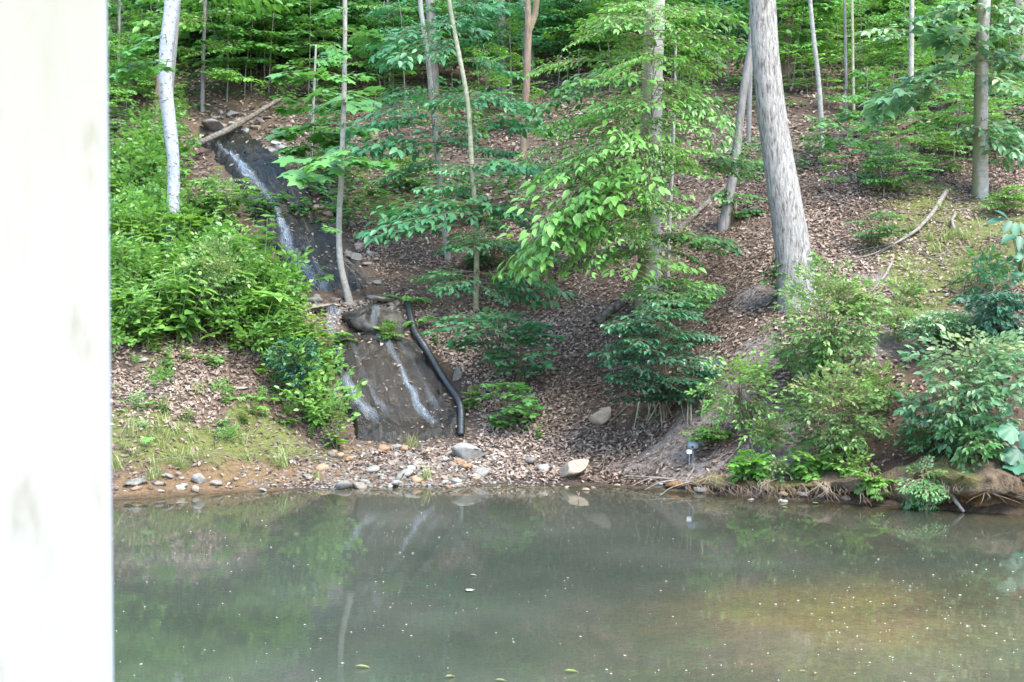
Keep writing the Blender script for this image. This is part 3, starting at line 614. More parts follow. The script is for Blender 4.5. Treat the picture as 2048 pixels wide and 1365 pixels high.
def make_tree(name, label, ctrlpx, widths, mat, leafm=None, sprays=(), T=T_OVAL, kind='beech', top=11.0, canopy=None, sides=14, wob=.10, group=None, leaf=1.0, flare=0.0, n=46, spl=(.5, 1.2), csp=None, extra=None):
    C, w = trunk_pts(ctrlpx, widths, top, n); base = np.array([C[0, 0], C[0, 1], C[0, 2] + .12])
    if flare: w = w * (1 + flare * np.exp(-np.linspace(0, 1, n) * 22))
    tb = Tubes(); tb.add(C, w, sides, wob, abs(hash(label)) % 97 if False else len(label)); lv = Leaves()
    tw = Tubes()
    for s in sprays:
        x0, y0, x1, y1, D = s[:5]; rep = (s[5] if len(s) > 5 else 2) + (1 if kind != 'maple' else 0); D1 = D + (s[6] if len(s) > 6 else 0)
        for k in range(rep):
            j = 0 if k == 0 else 1
            p0 = at(x0 + j * R.normal(0, 14), y0 + j * R.normal(0, 9), D + j * R.normal(0, .22)); p1 = at(x1 + j * R.normal(0, 26), y1 + j * R.normal(0, 9), D1 + R.normal(0, .25))
            d = p1 - p0; ln = np.linalg.norm(d) * R.uniform(.9, 1.1)
            d = d + np.array([0, 0, .16 * ln])
            put_spray(lv, tw, kind, p0, d, ln, leaf, c=R.uniform(.2, .8))
            q = at_height(C, np.clip(p0[2] - .03 * ln, C[1, 2], C[-1, 2]))
            if k == 0 and np.linalg.norm(q - p0) < 2.6:
                mid = .5 * (q + p0) + np.array([0, 0, .06]); tw.add(np.array([q, mid, p0]), [.006, .005, .004], 5)
    if extra: extra(C, lv, tw)
    t = thing(name, label, 'tree', tuple(base), group)
    ob('trunk', tb.mesh('trunk', mat, base), t)
    if tw.n: tag(ob('branch', tw.mesh('branch', M['twig'], base), t), kind='stuff')
    if lv.count(): ob('crown', lv.mesh('crown', T, leafm, base), t)
    if canopy is not None:
        c = ob('crown', CANOPY[canopy], t, tuple(C[-1] - base)); c.rotation_euler = (0, 0, R.random() * 6)
    return t, C

def gp(px, py):      # pixel on the ground -> (px,py,D)
    h = hit(px, py); return (px, py, h[1])
def tk(lst, lean=0.0):   # first point on the ground, the rest at the same distance (+lean per 100 px of height)
    D = hit(*lst[0])[1]; return [(x, y, D + lean * (lst[0][1] - y) / 100) for x, y in lst]

# --- near trees
make_tree('lichen_tree', 'pale lichen-spotted slender tree standing in lush undergrowth beside the post', tk([(343,505),(345,430),(350,350),(338,240),(326,150),(336,60),(346,0)]), [25,25,25,27,27,27,28], M['birch'], M['maple'],
          [(330,70,260,95,18,2),(340,120,250,135,18,2)], T_MAPLE, 'maple', canopy=1, sides=18)
make_tree('brown_tree', 'smooth tan trunk rising directly behind the pale lichen-spotted tree', tk([(314,258),(320,180),(332,90),(345,0)]), [26,20,18,17], M['brownbark'], canopy=1, top=14)
make_tree('leaning_pole_tree', 'thin grey trunk just right of the pale lichen-spotted tree', tk([(328,325),(336,240),(346,140),(357,0)]), [12,11,10,10], M['greybark'], canopy=2, top=12)
make_tree('curved_sapling', 'slender grey sapling with bowed foot at the ledge between rock slabs', tk([(703,606),(690,575),(679,530),(677,450),(683,350),(688,200),(690,90),(690,0)]), [17,14,13,12,11,10,9,9], M['sapling'], M['maple'],
          [(688,300,620,325,17.6,2),(684,318,735,322,17.6,2),(688,200,640,215,17.6,2),(688,205,740,215,17.5,1),(690,250,735,262,17.5,1),(678,460,655,455,17.5,1),(690,110,640,120,17.6,2),(690,60,740,75,17.6,2),(690,150,745,150,17.5,2),(690,20,640,35,17.5,2)], T_MAPLE, 'maple', sides=12, top=8)
make_tree('maple_sapling', 'thin maple sapling with broad pale leaves above the stone pile', tk([(622,345),(624,270),(628,180),(632,90)]), [6,6,5,4], M['sapling'], M['maple'],
          [(626,210,560,215,21,2),(626,215,690,200,21,2),(624,250,555,262,21,2),(624,260,690,275,21,2),(624,290,580,300,21,2),(624,300,700,318,21,2),(626,180,680,190,21,2),(628,150,590,160,21,2)], T_MAPLE, 'maple', top=None, sides=6, leaf=1.15)
B5 = [(870,240,715,250,19,3),(868,245,950,268,19,2),(875,285,718,296,18.9,3),(880,282,965,296,18.9,2),(856,62,735,86,19.2,3),(846,60,930,40,19.3,2),(862,115,770,125,19.2,2),(866,180,770,190,19.2,2),(868,190,960,205,19.2,2),(876,330,790,345,19,2),(886,395,800,425,18.8,2),(884,380,960,390,18.8,2),(878,345,960,352,18.8,1)]
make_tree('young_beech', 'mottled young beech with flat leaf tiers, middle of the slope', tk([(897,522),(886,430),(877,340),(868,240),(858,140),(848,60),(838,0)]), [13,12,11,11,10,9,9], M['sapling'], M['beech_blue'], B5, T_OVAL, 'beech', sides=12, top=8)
B6 = [(950,335,1125,338,17.9,3),(950,335,890,338,17.9,2),(945,410,775,428,17.8,3),(945,412,1045,428,17.8,3),(940,440,782,462,17.7,2),(945,375,850,380,17.9,2),(950,450,1000,452,17.7,2),(955,466,898,474,17.7,2),(980,490,880,500,17.9,2),(1000,495,1080,520,18.0,3),(952,545,862,548,17.6,2),(960,545,1075,580,17.7,3),(952,570,858,575,17.5,2),(955,572,1020,600,17.5,2),(940,195,1062,208,18.2,3),(942,205,858,200,18.2,2),(940,300,1040,305,18,2),(925,120,1010,135,18.3,2),(915,95,850,110,18.3,2),(940,240,1090,250,18.2,2),(905,30,960,40,18.3,2),(900,20,980,10,18.3,2),(1020,440,1090,470,18.3,2)]
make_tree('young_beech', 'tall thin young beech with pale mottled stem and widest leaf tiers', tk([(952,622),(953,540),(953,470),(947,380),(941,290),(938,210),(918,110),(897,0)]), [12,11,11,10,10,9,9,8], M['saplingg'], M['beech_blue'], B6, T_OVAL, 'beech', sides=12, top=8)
BB = [(1300,5,1290,50,16.5,0,-1.2),(1288,105,1254,150,16.5,0,-1.2),(1314,160,1332,205,16.5,0,-1.2),(1290,225,1260,270,16.5,0,-1.2),(1308,290,1314,335,16.5,0,-1.2),(1294,340,1272,385,16.5,0,-1.2),(1286,420,1248,465,16.5,0,-1.2),(1294,500,1272,545,16.5,0,-1.2),(1305,40,1210,48,15.7,2),(1310,20,1390,30,15.7,2),(1305,190,1390,205,15.6,2),(1300,200,1200,215,15.6,2),(1290,520,1370,535,15.8,2),(1300,500,1215,515,15.9,2),(1300,300,1420,300,15.6,2),(1290,420,1170,440,15.6,2),(1320,130,1440,140,15.8,2),(1300,150,1190,165,15.8,2),(1300,165,1400,180,15.8,2),(1310,215,1220,235,15.7,2),(1290,400,1380,415,15.7,2),(1300,335,1420,350,15.8,2),(1290,360,1170,400,15.6,2),(1300,440,1210,470,15.7,2),(1290,470,1350,490,15.8,2),(1180,120,1080,140,16.4,2),(1130,290,1030,310,16.4,2),(1100,380,1030,410,16,2),(1300,235,1380,250,15.7,2),(1310,120,1230,130,15.7,2),(1300,70,1250,90,15.7,1),(1310,80,1380,95,15.7,1),(1280,250,1150,345,15.9,3,-.3),(1290,262,1190,318,15.8,3,-.3),(1280,300,1100,440,15.7,4,-.3),(1255,340,1060,505,15.6,4,-.3),(1250,400,1040,520,15.6,3),(1240,430,1110,545,15.6,3),(1295,275,1385,335,15.7,3),(1280,285,1300,385,15.6,3),(1230,300,1160,330,15.6,3),(1260,260,1130,270,16,2),(1300,175,1445,225,16.2,3),(1330,165,1462,245,16.1,2),(1345,185,1430,290,16.1,3),(1290,30,1190,62,16.2,3),(1300,28,1480,34,16.2,3),(1300,60,1480,88,16.2,3),(1310,90,1190,110,16.2,2),(1300,110,1400,140,16.2,2),(1300,10,1230,12,16.2,2),(1250,220,1080,250,16.3,3),(1260,330,1200,420,15.6,3),(1270,350,1330,430,15.9,2),(1240,380,1290,480,16.0,3),(1230,60,1160,80,16.2,2),(1190,380,1120,470,15.7,2),(1200,300,1065,360,16,2)]
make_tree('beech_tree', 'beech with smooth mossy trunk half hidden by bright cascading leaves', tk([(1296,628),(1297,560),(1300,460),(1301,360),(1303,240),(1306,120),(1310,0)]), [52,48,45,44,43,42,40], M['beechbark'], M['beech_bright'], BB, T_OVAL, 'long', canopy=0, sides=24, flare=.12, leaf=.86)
BB2 = [(1390,318,1535,326,16.6,3),(1400,330,1500,345,16.6,2),(1312,478,1462,492,16.3,3),(1330,500,1395,522,16.3,2),(1290,400,1370,420,17,2),(1360,70,1440,110,17,2),(1270,440,1190,470,17,3),(1280,480,1200,520,17,3),(1260,190,1190,210,17.2,2),(1250,150,1120,180,17.5,3),(1220,180,1080,215,17.5,2)]
make_tree('understory_beech', 'dim thin beech sapling spreading flat tiers just behind the mossy beech', tk([(1335,560),(1338,470),(1345,330),(1350,180),(1352,60)]), [8,8,7,6,4], M['sapling'], M['beech'], BB2, T_OVAL, 'beech', top=None, sides=8)
make_tree('oak_tree', 'large leaning oak with ridged grey bark, thickest trunk on the bank', tk([(1597,606),(1588,520),(1575,430),(1560,340),(1545,240),(1532,130),(1525,0)]), [78,72,66,61,57,54,51], M['oak'], canopy=0, sides=40, wob=.05, flare=.12, n=90, top=13)
make_tree('leaning_tree', 'leaning slender grey tree close behind the ridged oak', tk([(1443,462),(1455,410),(1470,340),(1478,250),(1486,180),(1503,100),(1512,0)]), [24,20,18,17,16,15,14], M['greybark'], canopy=2, sides=14)
make_tree('slim_tree', 'straight slim tree in the gap between leaning tree and oak', tk([(1497,288),(1499,200),(1502,90),(1504,0)]), [11,10,9,9], M['greybark'], canopy=2, top=13)
make_tree('bent_pole_tree', 'thin tan tree right of the oak with bent lower stem', tk([(1645,312),(1643,240),(1636,140),(1627,80),(1620,0)]), [10,10,9,9,8], M['sapling'], canopy=2, top=13)
make_tree('slim_tree', 'thin dark tree right of the oak, left one of a close pair', tk([(1693,232),(1692,150),(1690,60),(1690,0)]), [7,6,6,6], M['greybark'], canopy=2, top=13)
make_tree('slim_tree', 'thin mossy tree right of the oak, right one of a close pair', tk([(1708,236),(1706,150),(1705,60),(1704,0)]), [6,6,6,6], M['saplingg'], top=12, canopy=2)
make_tree('slim_tree', 'straight thin tan tree between the oak and the pale right-hand tree', tk([(1821,240),(1822,160),(1823,80),(1824,0)]), [12,11,10,9], M['sapling'], canopy=2, top=13)
BR = [(1960,130,1830,135,18.6,2),(1960,110,1860,60,18.6,3),(1960,90,1900,40,18.4,2),(1965,110,2040,120,18.4,3),(1880,168,1765,182,18.3,3),(1870,180,1800,205,18.3,2),(1955,60,2030,50,18.4,2),(1960,150,2030,165,18.4,2),(1965,240,2048,255,18.3,3),(1960,250,1900,262,18.4,2),(1965,270,2048,300,18.3,2),(1830,66,1768,68,18.5,2),(1960,20,1880,10,18.5,3),(1970,20,2040,20,18.5,2),(1900,140,1840,150,18.4,3)]
make_tree('pale_tree', 'pale grey tree with brown-stained side and low leafy boughs by right edge', tk([(1960,396),(1961,330),(1961,250),(1962,160),(1966,60),(1968,0)]), [32,29,28,27,25,24], M['beechbark'], M['pale'], BR, T_OVAL, 'big', canopy=1, sides=20, flare=.15)
make_tree('grey_tree', 'straight grey tree high on the slope at the far right edge', tk([(2036,145),(2035,80),(2034,0)]), [30,28,27], M['greybark'], canopy=1, top=16)
make_tree('grey_tree', 'grey tree behind the leaf tiers of the mottled young beech', tk([(868,192),(866,110),(860,0)]), [25,22,20], M['greybark'], canopy=1, top=15)
make_tree('grey_tree', 'upright grey tree left of the brown forked tree', tk([(1003,190),(1003,100),(1000,0)]), [23,20,19], M['greybark'], canopy=1, top=15)
make_tree('grey_tree', 'mottled grey tree directly behind the brown forked tree', tk([(1060,150),(1055,80),(1049,0)]), [26,24,22], M['birch'], canopy=1, top=16)
def fork(C, lv, tw):
    p = at(1058, 60, 22); tw.add(np.array([p, at(1070, 30, 22), at(1080, -60, 22), at(1095, -260, 22)]), [.055, .05, .04, .02], 8)
make_tree('forked_tree', 'dark reddish-brown forked tree in the middle of the upper slope', tk([(1045,358),(1048,260),(1054,150),(1056,80),(1058,40),(1052,-40)]), [15,14,14,14,13,10], M['brownbark'], extra=fork, canopy=2, top=12)

# slim trees further up
k = 0
for (x, y, w, m_) in [(236,205,6,'sapling'),(405,222,8,'greybark'),(455,110,12,'greybark'),(468,120,10,'greybark'),(545,100,4,'sapling'),(575,100,5,'sapling'),(590,100,4,'sapling'),(512,130,7,'greybark'),(780,165,6,'sapling'),(762,60,5,'greybark'),(725,60,6,'greybark'),(1178,120,8,'greybark'),(1190,75,6,'sapling'),(1262,125,8,'greybark'),(1420,70,13,'greybark'),(1575,165,22,'brownbark'),(1590,60,9,'greybark'),(1700,50,10,'greybark'),(1780,30,8,'greybark'),(1900,60,7,'sapling'),(1930,120,5,'greybark'),(245,120,10,'greybark'),(640,60,9,'greybark'),(1120,60,9,'greybark'),(950,50,8,'greybark'),(1350,60,9,'greybark'),(1995,90,6,'sapling')]:
    pp = tk([(x, y), (x + rnd.uniform(-4, 4), y - 90), (x + rnd.uniform(-9, 9), y - 220)])
    low = []
    for _ in range(9):
        yy = rnd.uniform(-50, y - 25) if y > 0 else -20; sd = rnd.choice((-1, 1)); low.append((x, yy, x + sd * rnd.uniform(55, 130), yy + rnd.uniform(-5, 14), pp[0][2] - .3, 2))
    zn = 'high above the stream head' if x < 480 else 'high above the stone pile' if x < 700 else 'high behind the two young beeches' if x < 1130 else 'high behind the mossy beech' if x < 1500 else 'high on the slope right of the oak'
    make_tree('slim_tree', {'sapling': 'slim tan', 'greybark': 'slim grey', 'brownbark': 'slim brown'}[m_] + ' forest tree with airy low boughs ' + zn, pp, [w * 1.1, w, w * .9], M[m_], M[['maple', 'beech_bright', 'beech'][k % 3]], low, T_HEX, 'beech', canopy=3, top=pp[0][2] * .3 + 9, sides=8, group='slim background trees ' + zn, n=20); k += 1

# --- understory saplings behind: prototypes, copied
def proto_sapling(seed, h, kind, T, leafm, leaf, tiers, L):
    base = np.zeros(3); lv = Leaves(); tb = Tubes(); tw = Tubes(); r = np.random.default_rng(seed)
    C = np.array([(0, 0, -.1), (r.normal(0, .03), 0, h * .3), (r.normal(0, .08), r.normal(0, .08), h * .65), (r.normal(0, .12), r.normal(0, .1), h)]); C = curve(C, 14)
    tb.add(C, np.linspace(.014, .004, 14), 6)
    for k in range(tiers):
        z = h * (.25 + .75 * (k + .5) / tiers); q = at_height(C, z); ln = L * (1 - .45 * z / h) * r.uniform(.7, 1.2)
        for a in r.uniform(0, 6.28) + np.arange(4) * 1.57 + r.normal(0, .4, 4):
            put_spray(lv, tw, kind, q, (math.cos(a), math.sin(a), r.uniform(.05, .4)), ln * r.uniform(.7, 1.15), leaf, c=r.uniform(.1, .9), twigs=False)
    return [tb.mesh('trunk', M['greybark']), tw.mesh('branch', M['twig']), lv.mesh('crown', T, leafm)]
PS = [proto_sapling(301, 1.7, 'fine', T_HEX, M['beech_bright'], 1.0, 5, .75), proto_sapling(302, 2.6, 'beech', T_HEX, M['beech_bright'], 1.1, 6, 1.0), proto_sapling(303, 1.3, 'maple', T_MAPLE, M['maple'], .9, 4, .6),
      proto_sapling(304, 2.2, 'maple', T_MAPLE, M['maple'], .8, 6, .75), proto_sapling(305, 1.0, 'fine', T_HEX, M['herb'], 1.1, 3, .55), proto_sapling(306, 3.2, 'beech', T_HEX, M['beech_blue'], 1.0, 7, 1.1)]
def put_proto(name, label, cat, group, meshes, names, p, rz, sc):
    t = thing(name, label, cat, (float(p[0]), float(p[1]), float(p[2])), group); tl = .04 if 'trunk' in names else .16; t.rotation_euler = (R.normal(0, tl), R.normal(0, tl), rz); t.scale = (sc, sc, sc)
    for me, nm in zip(meshes, names):
        o = ob(nm, me, t)
        if nm == 'branch': o['kind'] = 'stuff'
    return t
SAPL = []
SK = ['small-leaved bushy', 'tall flat-tiered', 'low lobed-leaved', 'tall lobed-leaved', 'lowest bright small-leaved', 'tallest dark tiered']
def sap_zone(n, x0, x1, y0, y1, ids, s0=.7, s1=1.2, zone='on the upper slope'):
    k = 0
    while k < n:
        px, py = rnd.uniform(x0, x1), rnd.uniform(y0, y1); p = hit(px, py)
        if 350 < px < 640 and 205 < py < 520: continue
        q = rnd.choice(ids); lb = SK[q] + ' understory sapling ' + zone
        put_proto('understory_sapling', lb, 'sapling', lb.replace('sapling', 'saplings'), PS[q], ('trunk', 'branch', 'crown'), p, rnd.uniform(0, 6.28), rnd.uniform(s0, s1)); k += 1
sap_zone(64, 225, 720, -10, 225, [0, 1, 2, 3, 3], .8, 1.25, zone='high above the stream head')
sap_zone(10, 190, 345, 190, 330, [0, 2, 4, 4], .6, 1.0, zone='beside the tan trunk left of the stream head')
sap_zone(46, 720, 1130, -20, 220, [0, 1, 5, 5, 3], .7, 1.1, zone='high behind the two young beeches')
sap_zone(9, 740, 1060, 220, 330, [0, 4, 4, 2], .5, .8, zone='on the slope between curved sapling and forked tree')
sap_zone(38, 1100, 1500, -30, 190, [0, 1, 1, 5, 3], .7, 1.1, zone='high behind the mossy beech')
sap_zone(64, 1560, 2048, -40, 190, [0, 1, 4, 4, 0], .6, 1.0, zone='high on the slope right of the oak')
sap_zone(26, 1600, 2048, 190, 400, [4, 4, 0, 2], .5, .85, zone='on the litter slope right of the oak')
sap_zone(64, -60, 2100, -190, -30, [1, 5, 3], 1.0, 1.5, zone='along the top of the picture')

# --- shrubs
def make_shrub(name, label, base_px, cpx, rad, ns, ln, kind, T, leafm, leaf=1.0, Doff=-.1, tier=False, down=.1, cat='shrub', seed=1, group=None, stemm='twig', lowz=.0):
    r = np.random.default_rng(seed); b = hit(*base_px); c = at(cpx[0], cpx[1], b[1] + Doff); k = b[1] / FPX; rx, rz = rad[0] * k, rad[1] * k; ry = min(rx, .75)
    lv = Leaves(); tw = Tubes()
    for i in range(ns):
        d = r.normal(size=3); d /= np.linalg.norm(d); d[1] = -abs(d[1]) if r.random() < .75 else d[1]
        f = r.uniform(.35, 1) ** .5; tip = c + d * f * np.array([rx, ry, rz])
        g = gz(tip[0], tip[1]) + .04
        if tip[2] < g: tip[2] = g + r.uniform(0, .06)
        o = np.array([d[0], d[1], (.25 if tier else d[2] * .6 + .2) - down]); o /= np.linalg.norm(o); s = ln * r.uniform(.7, 1.25); p0 = tip - o * s * .75
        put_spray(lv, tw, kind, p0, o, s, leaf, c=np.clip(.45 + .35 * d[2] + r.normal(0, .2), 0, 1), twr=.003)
        if i % 3 == 0: tw.add(np.array([b + r.normal(0, .03, 3), .5 * (b + p0) + (0, 0, .1), p0]), [.008, .006, .003], 4)
    t = thing(name, label, cat, tuple(b), group); ob('stem', tw.mesh('stem', M[stemm], b), t); ob('foliage', lv.mesh('foliage', T, leafm, b), t); return t
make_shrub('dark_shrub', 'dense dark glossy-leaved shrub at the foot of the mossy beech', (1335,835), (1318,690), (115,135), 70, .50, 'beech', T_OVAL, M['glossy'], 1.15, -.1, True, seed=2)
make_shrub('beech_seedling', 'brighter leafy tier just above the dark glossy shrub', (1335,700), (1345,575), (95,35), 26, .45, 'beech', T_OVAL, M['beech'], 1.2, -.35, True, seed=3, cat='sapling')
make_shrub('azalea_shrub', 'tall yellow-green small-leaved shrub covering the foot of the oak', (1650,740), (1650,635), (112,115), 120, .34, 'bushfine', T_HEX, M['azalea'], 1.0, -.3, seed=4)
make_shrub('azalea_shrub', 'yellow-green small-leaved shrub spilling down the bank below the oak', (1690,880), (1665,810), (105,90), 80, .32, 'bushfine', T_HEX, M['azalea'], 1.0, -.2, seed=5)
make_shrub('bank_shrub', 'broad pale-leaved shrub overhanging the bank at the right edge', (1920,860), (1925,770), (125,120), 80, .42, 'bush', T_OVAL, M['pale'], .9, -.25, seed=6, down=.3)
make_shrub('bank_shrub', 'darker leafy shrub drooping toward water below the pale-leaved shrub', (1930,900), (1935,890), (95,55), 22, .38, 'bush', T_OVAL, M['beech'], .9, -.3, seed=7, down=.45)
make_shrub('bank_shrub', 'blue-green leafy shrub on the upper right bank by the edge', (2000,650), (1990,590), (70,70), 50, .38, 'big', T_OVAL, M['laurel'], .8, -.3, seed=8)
make_shrub('dirt_bank_shrub', 'light green leafy shrub growing on the bare grey dirt bank', (1480,850), (1475,775), (85,65), 44, .32, 'bush', T_OVAL, M['herb'], .8, -.25, seed=9)
make_shrub('dirt_bank_shrub', 'low light green tuft above the grey dome lamp', (1420,870), (1425,862), (52,16), 20, .24, 'fine', T_HEX, M['herb'], 1.1, -.12, True, seed=10)
make_shrub('bright_plant', 'small bright lime-green plant at the water edge below the dirt bank', (1502,962), (1500,925), (38,32), 26, .20, 'big', T_ROUND, M['fern'], 1.0, -.05, seed=11, cat='plant')
make_shrub('lobed_plant', 'light green plant with lobed leaves above a dangling root tuft', (1640,950), (1632,915), (55,40), 20, .28, 'maple', T_MAPLE, M['herb'], .8, -.05, seed=12, cat='plant')
make_shrub('hanging_plant', 'small leafy plant hanging over the undercut lip, nearest the root tuft', (1740,975), (1742,962), (35,25), 14, .20, 'fine', T_ROUND, M['herb'], 1.2, -.2, seed=13, cat='plant', down=.3)
make_shrub('hanging_plant', 'trailing leafy plant hanging lowest over the undercut lip toward the water', (1850,975), (1845,965), (55,45), 30, .24, 'fine', T_OVAL, M['beech'], 1.1, -.25, seed=14, cat='plant', down=.4)
make_shrub('seedling_tier', 'wide low sapling tier of broad leaves at the foot of the tall young beech', (985,740), (990,655), (120,45), 46, .40, 'maple', T_MAPLE, M['beech_blue'], .62, -.2, True, seed=15, cat='sapling')
make_shrub('seedling_tier', 'drooping broad-leaved seedling halfway down the litter slope', (1040,770), (1040,700), (75,45), 24, .36, 'maple', T_MAPLE, M['beech_blue'], .62, -.2, True, seed=25, cat='sapling')
make_shrub('maple_seedling', 'low pale maple seedling right of the black pipe end', (1015,840), (1015,800), (65,55), 28, .32, 'maple', T_MAPLE, M['maple'], .7, -.1, True, seed=16, cat='sapling')
make_shrub('pipe_side_plant', 'bright leafy plant tucked against the lower bend of the black pipe', (945,810), (945,792), (22,32), 14, .18, 'fine', T_HEX, M['herb'], 1.1, -.1, seed=17, cat='plant')
make_shrub('ledge_plant', 'small leafy plant at the right end of the mossy ledge boulder', (780,680), (778,665), (24,22), 14, .18, 'fine', T_ROUND, M['herb'], 1.2, -.15, seed=18, cat='plant')
make_shrub('yellow_shrub', 'yellowish feathery shrub in the middle of the left undergrowth', (440,640), (440,555), (75,80), 60, .34, 'bushfine', T_HEX, M['azalea'], 1.0, -.2, seed=19)
make_shrub('broad_leaf_sapling', 'light broad-leaved sapling arching over the left edge of the upper chute', (440,440), (455,375), (70,28), 30, .40, 'maple', T_OVAL, M['herb'], .75, -.3, True, seed=20, cat='sapling')
make_shrub('laurel_shrub', 'blue-green glossy shrub left of the lower rock slab', (600,790), (590,715), (45,50), 44, .26, 'bushfine', T_OVAL, M['laurel'], 1.2, -.15, seed=21)
make_shrub('understory_shrub', 'mid-green seedling tier on the litter slope between young beeches', (985,520), (990,500), (70,30), 26, .36, 'beech', T_HEX, M['beech'], 1.1, -.2, True, seed=22)
for q, (x, y, rx, ry, nn, lab) in enumerate([(1180,470,70,40,24,'dim green seedling clump below the cascading beech leaves'),(1580,540,45,40,20,'small green seedling clump against the left side of the oak base'),(1790,330,80,45,34,'broad green seedling clump on the litter slope right of the oak'),(1740,450,55,35,18,'small seedling clump between the oak and the mossy bank'),(1870,300,70,40,26,'dense green seedling clump below the straight thin tan tree'),(1470,400,55,30,16,'seedling clump at the foot of the leaning slender tree'),(1900,640,80,30,34,'low leafy clump on the bank above the pale-leaved shrub'),(815,340,40,30,16,'round-leaved seedling on the mossy slope right of the curved sapling'),(2010,390,45,30,20,'round-leaved clump beside the foot of the pale grey tree')]):
    make_shrub('seedling_clump', lab, (x, y + ry), (x, y), (rx, ry), nn, .34, 'fine' if q % 2 else 'beech', T_HEX if q % 3 else T_OVAL, M[['beech', 'beech', 'maple', 'beech', 'herb', 'beech', 'pale', 'herb', 'herb'][q]], 1.1, -.2, True, seed=40 + q, cat='plant')

for q, (x, y, rx, ry, nn, kd, mt, lab) in enumerate([(1790,640,45,28,24,'fine','azalea','low yellow-green tuft right of the tall small-leaved shrub'),(1760,770,50,35,30,'fine','herb','green herb tuft between the azalea shrubs and the pale-leaved shrub'),(1880,655,70,30,34,'beech','pale','pale leafy tier along the top of the broad pale-leaved shrub'),(1990,700,60,40,34,'big','pale','pale broad-leaved clump by the right edge above the vine'),(1540,860,40,25,18,'fine','herb','small green tuft on the lower dirt bank'),(1580,700,35,30,16,'fine','azalea','sparse sprig on the grey dirt left of the azalea shrub'),(1840,860,45,30,20,'beech','beech','leafy sprig below the left side of the pale-leaved shrub'),(1700,930,40,22,16,'fine','herb','leafy sprig on the bank between root tuft and hanging plant'),(1960,540,60,35,28,'beech','beech','dark leafy clump below the rhododendron'),(1810,580,35,20,12,'fine','herb','tiny green tuft at the lower end of the pale dead branch'),(1560,930,35,20,14,'fine','azalea','sparse tuft on the bank between lime-green plant and lobed plant')]):
    make_shrub('bank_plant', lab, (x, y + ry), (x, y), (rx, ry), int(nn * .7), .30, {'fine': 'bushfine', 'beech': 'bush', 'big': 'bush'}[kd], T_OVAL if kd != 'fine' else T_HEX, M[mt], .95, -.15, False, seed=70 + q, cat='plant')
# --- herbs of the left undergrowth: prototypes
def proto_herb(seed, kind):
    r = np.random.default_rng(seed); lv = Leaves(); tb = Tubes()
    if kind == 'fern':
        for f in range(11):
            a = f * .57 + r.normal(0, .2); ln = r.uniform(.4, .62); d = np.array([math.cos(a), math.sin(a), 0]); s = np.array([-d[1], d[0], 0]); pts = []
            for t in np.linspace(0, 1, 8): pts.append(d * ln * t + np.array([0, 0, ln * (.95 * t - .85 * t * t)]))
            pts = np.array(pts); tb.add(pts, np.linspace(.004, .001, 8), 3)
            for t in np.linspace(.15, 1, 20):
                p = np.array([np.interp(t, np.linspace(0, 1, 8), pts[:, q]) for q in range(3)]); w = .085 * math.sin(math.pi * min(1, .12 + .9 * (1 - t))) + .015
                for sd in (-1, 1): lv.add(p, s * sd + d * .35 + (0, 0, -.15), np.array([0, 0, 1.]) + d * .5 * t, w, [.5])
        return [tb.mesh('stem', M['stem']), lv.mesh('foliage', T_NARROW, M['fern'], wr=.95)]
    if kind == 'herb':
        for st in range(5):
            a = r.uniform(0, 6.28); h = r.uniform(.4, .75); d = np.array([math.cos(a) * .3, math.sin(a) * .3, 1]); P = np.array([(0, 0, 0), d * h * .5, d * h + (0, 0, -.03)]); tb.add(P, [.004, .003, .002], 4)
            for q in range(13):
                t = .2 + .8 * q / 13; b = q * 2.4 + a; lv.add(d * h * t, (math.cos(b), math.sin(b), .15 - .3 * (1 - t)), (-.3 * math.cos(b), -.3 * math.sin(b), 1), .165 * r.uniform(.6, 1.15) * (1.15 - .5 * t), [r.uniform(.2, .6) + .3 * t])
        return [tb.mesh('stem', M['stem']), lv.mesh('foliage', T_HEX, M['herb'], wr=.9)]
    if kind == 'whorl':
        for st in range(4):
            a = r.uniform(0, 6.28); h = r.uniform(.25, .5); d = np.array([math.cos(a) * .45, math.sin(a) * .45, 1]); tb.add(np.array([(0, 0, 0), d * h]), [.004, .003], 4)
            for q in range(8):
                b = q * .785 + r.normal(0, .1); lv.add(d * h, (math.cos(b), math.sin(b), .12 + r.normal(0, .1)), (-.25 * math.cos(b), -.25 * math.sin(b), 1), r.uniform(.15, .2), [.7])
        return [tb.mesh('stem', M['stem']), lv.mesh('foliage', T_OVAL, M['herb'])]
    if kind == 'bushy':
        for st in range(14):
            a = r.uniform(0, 6.28); put_spray(lv, tb, 'bush', np.array([math.cos(a) * .05, math.sin(a) * .05, r.uniform(.05, .4)]), (math.cos(a), math.sin(a), r.uniform(.2, 1.6)), r.uniform(.28, .5), .8, c=r.uniform(.2, .9), twr=.002)
        return [tb.mesh('stem', M['stem']), lv.mesh('foliage', T_HEX, M['herb'])]
    if kind == 'grass':
        k = 60; a = r.uniform(0, 6.28, k); e = r.uniform(.5, 2.5, k); lv.add(r.normal(0, .04, (k, 3)) * (1, 1, 0), np.stack([np.cos(a), np.sin(a), e], 1), np.stack([-np.cos(a), -np.sin(a), .4 + 0 * a], 1), r.uniform(.06, .26, k) ** 1.0)
        return [lv.mesh('blade', T_BLADE, M['grass'])]
HERB = {k: [proto_herb(400 + 10 * i + j, k) for j in range(3)] for i, k in enumerate(('fern', 'herb', 'whorl', 'bushy', 'grass'))}
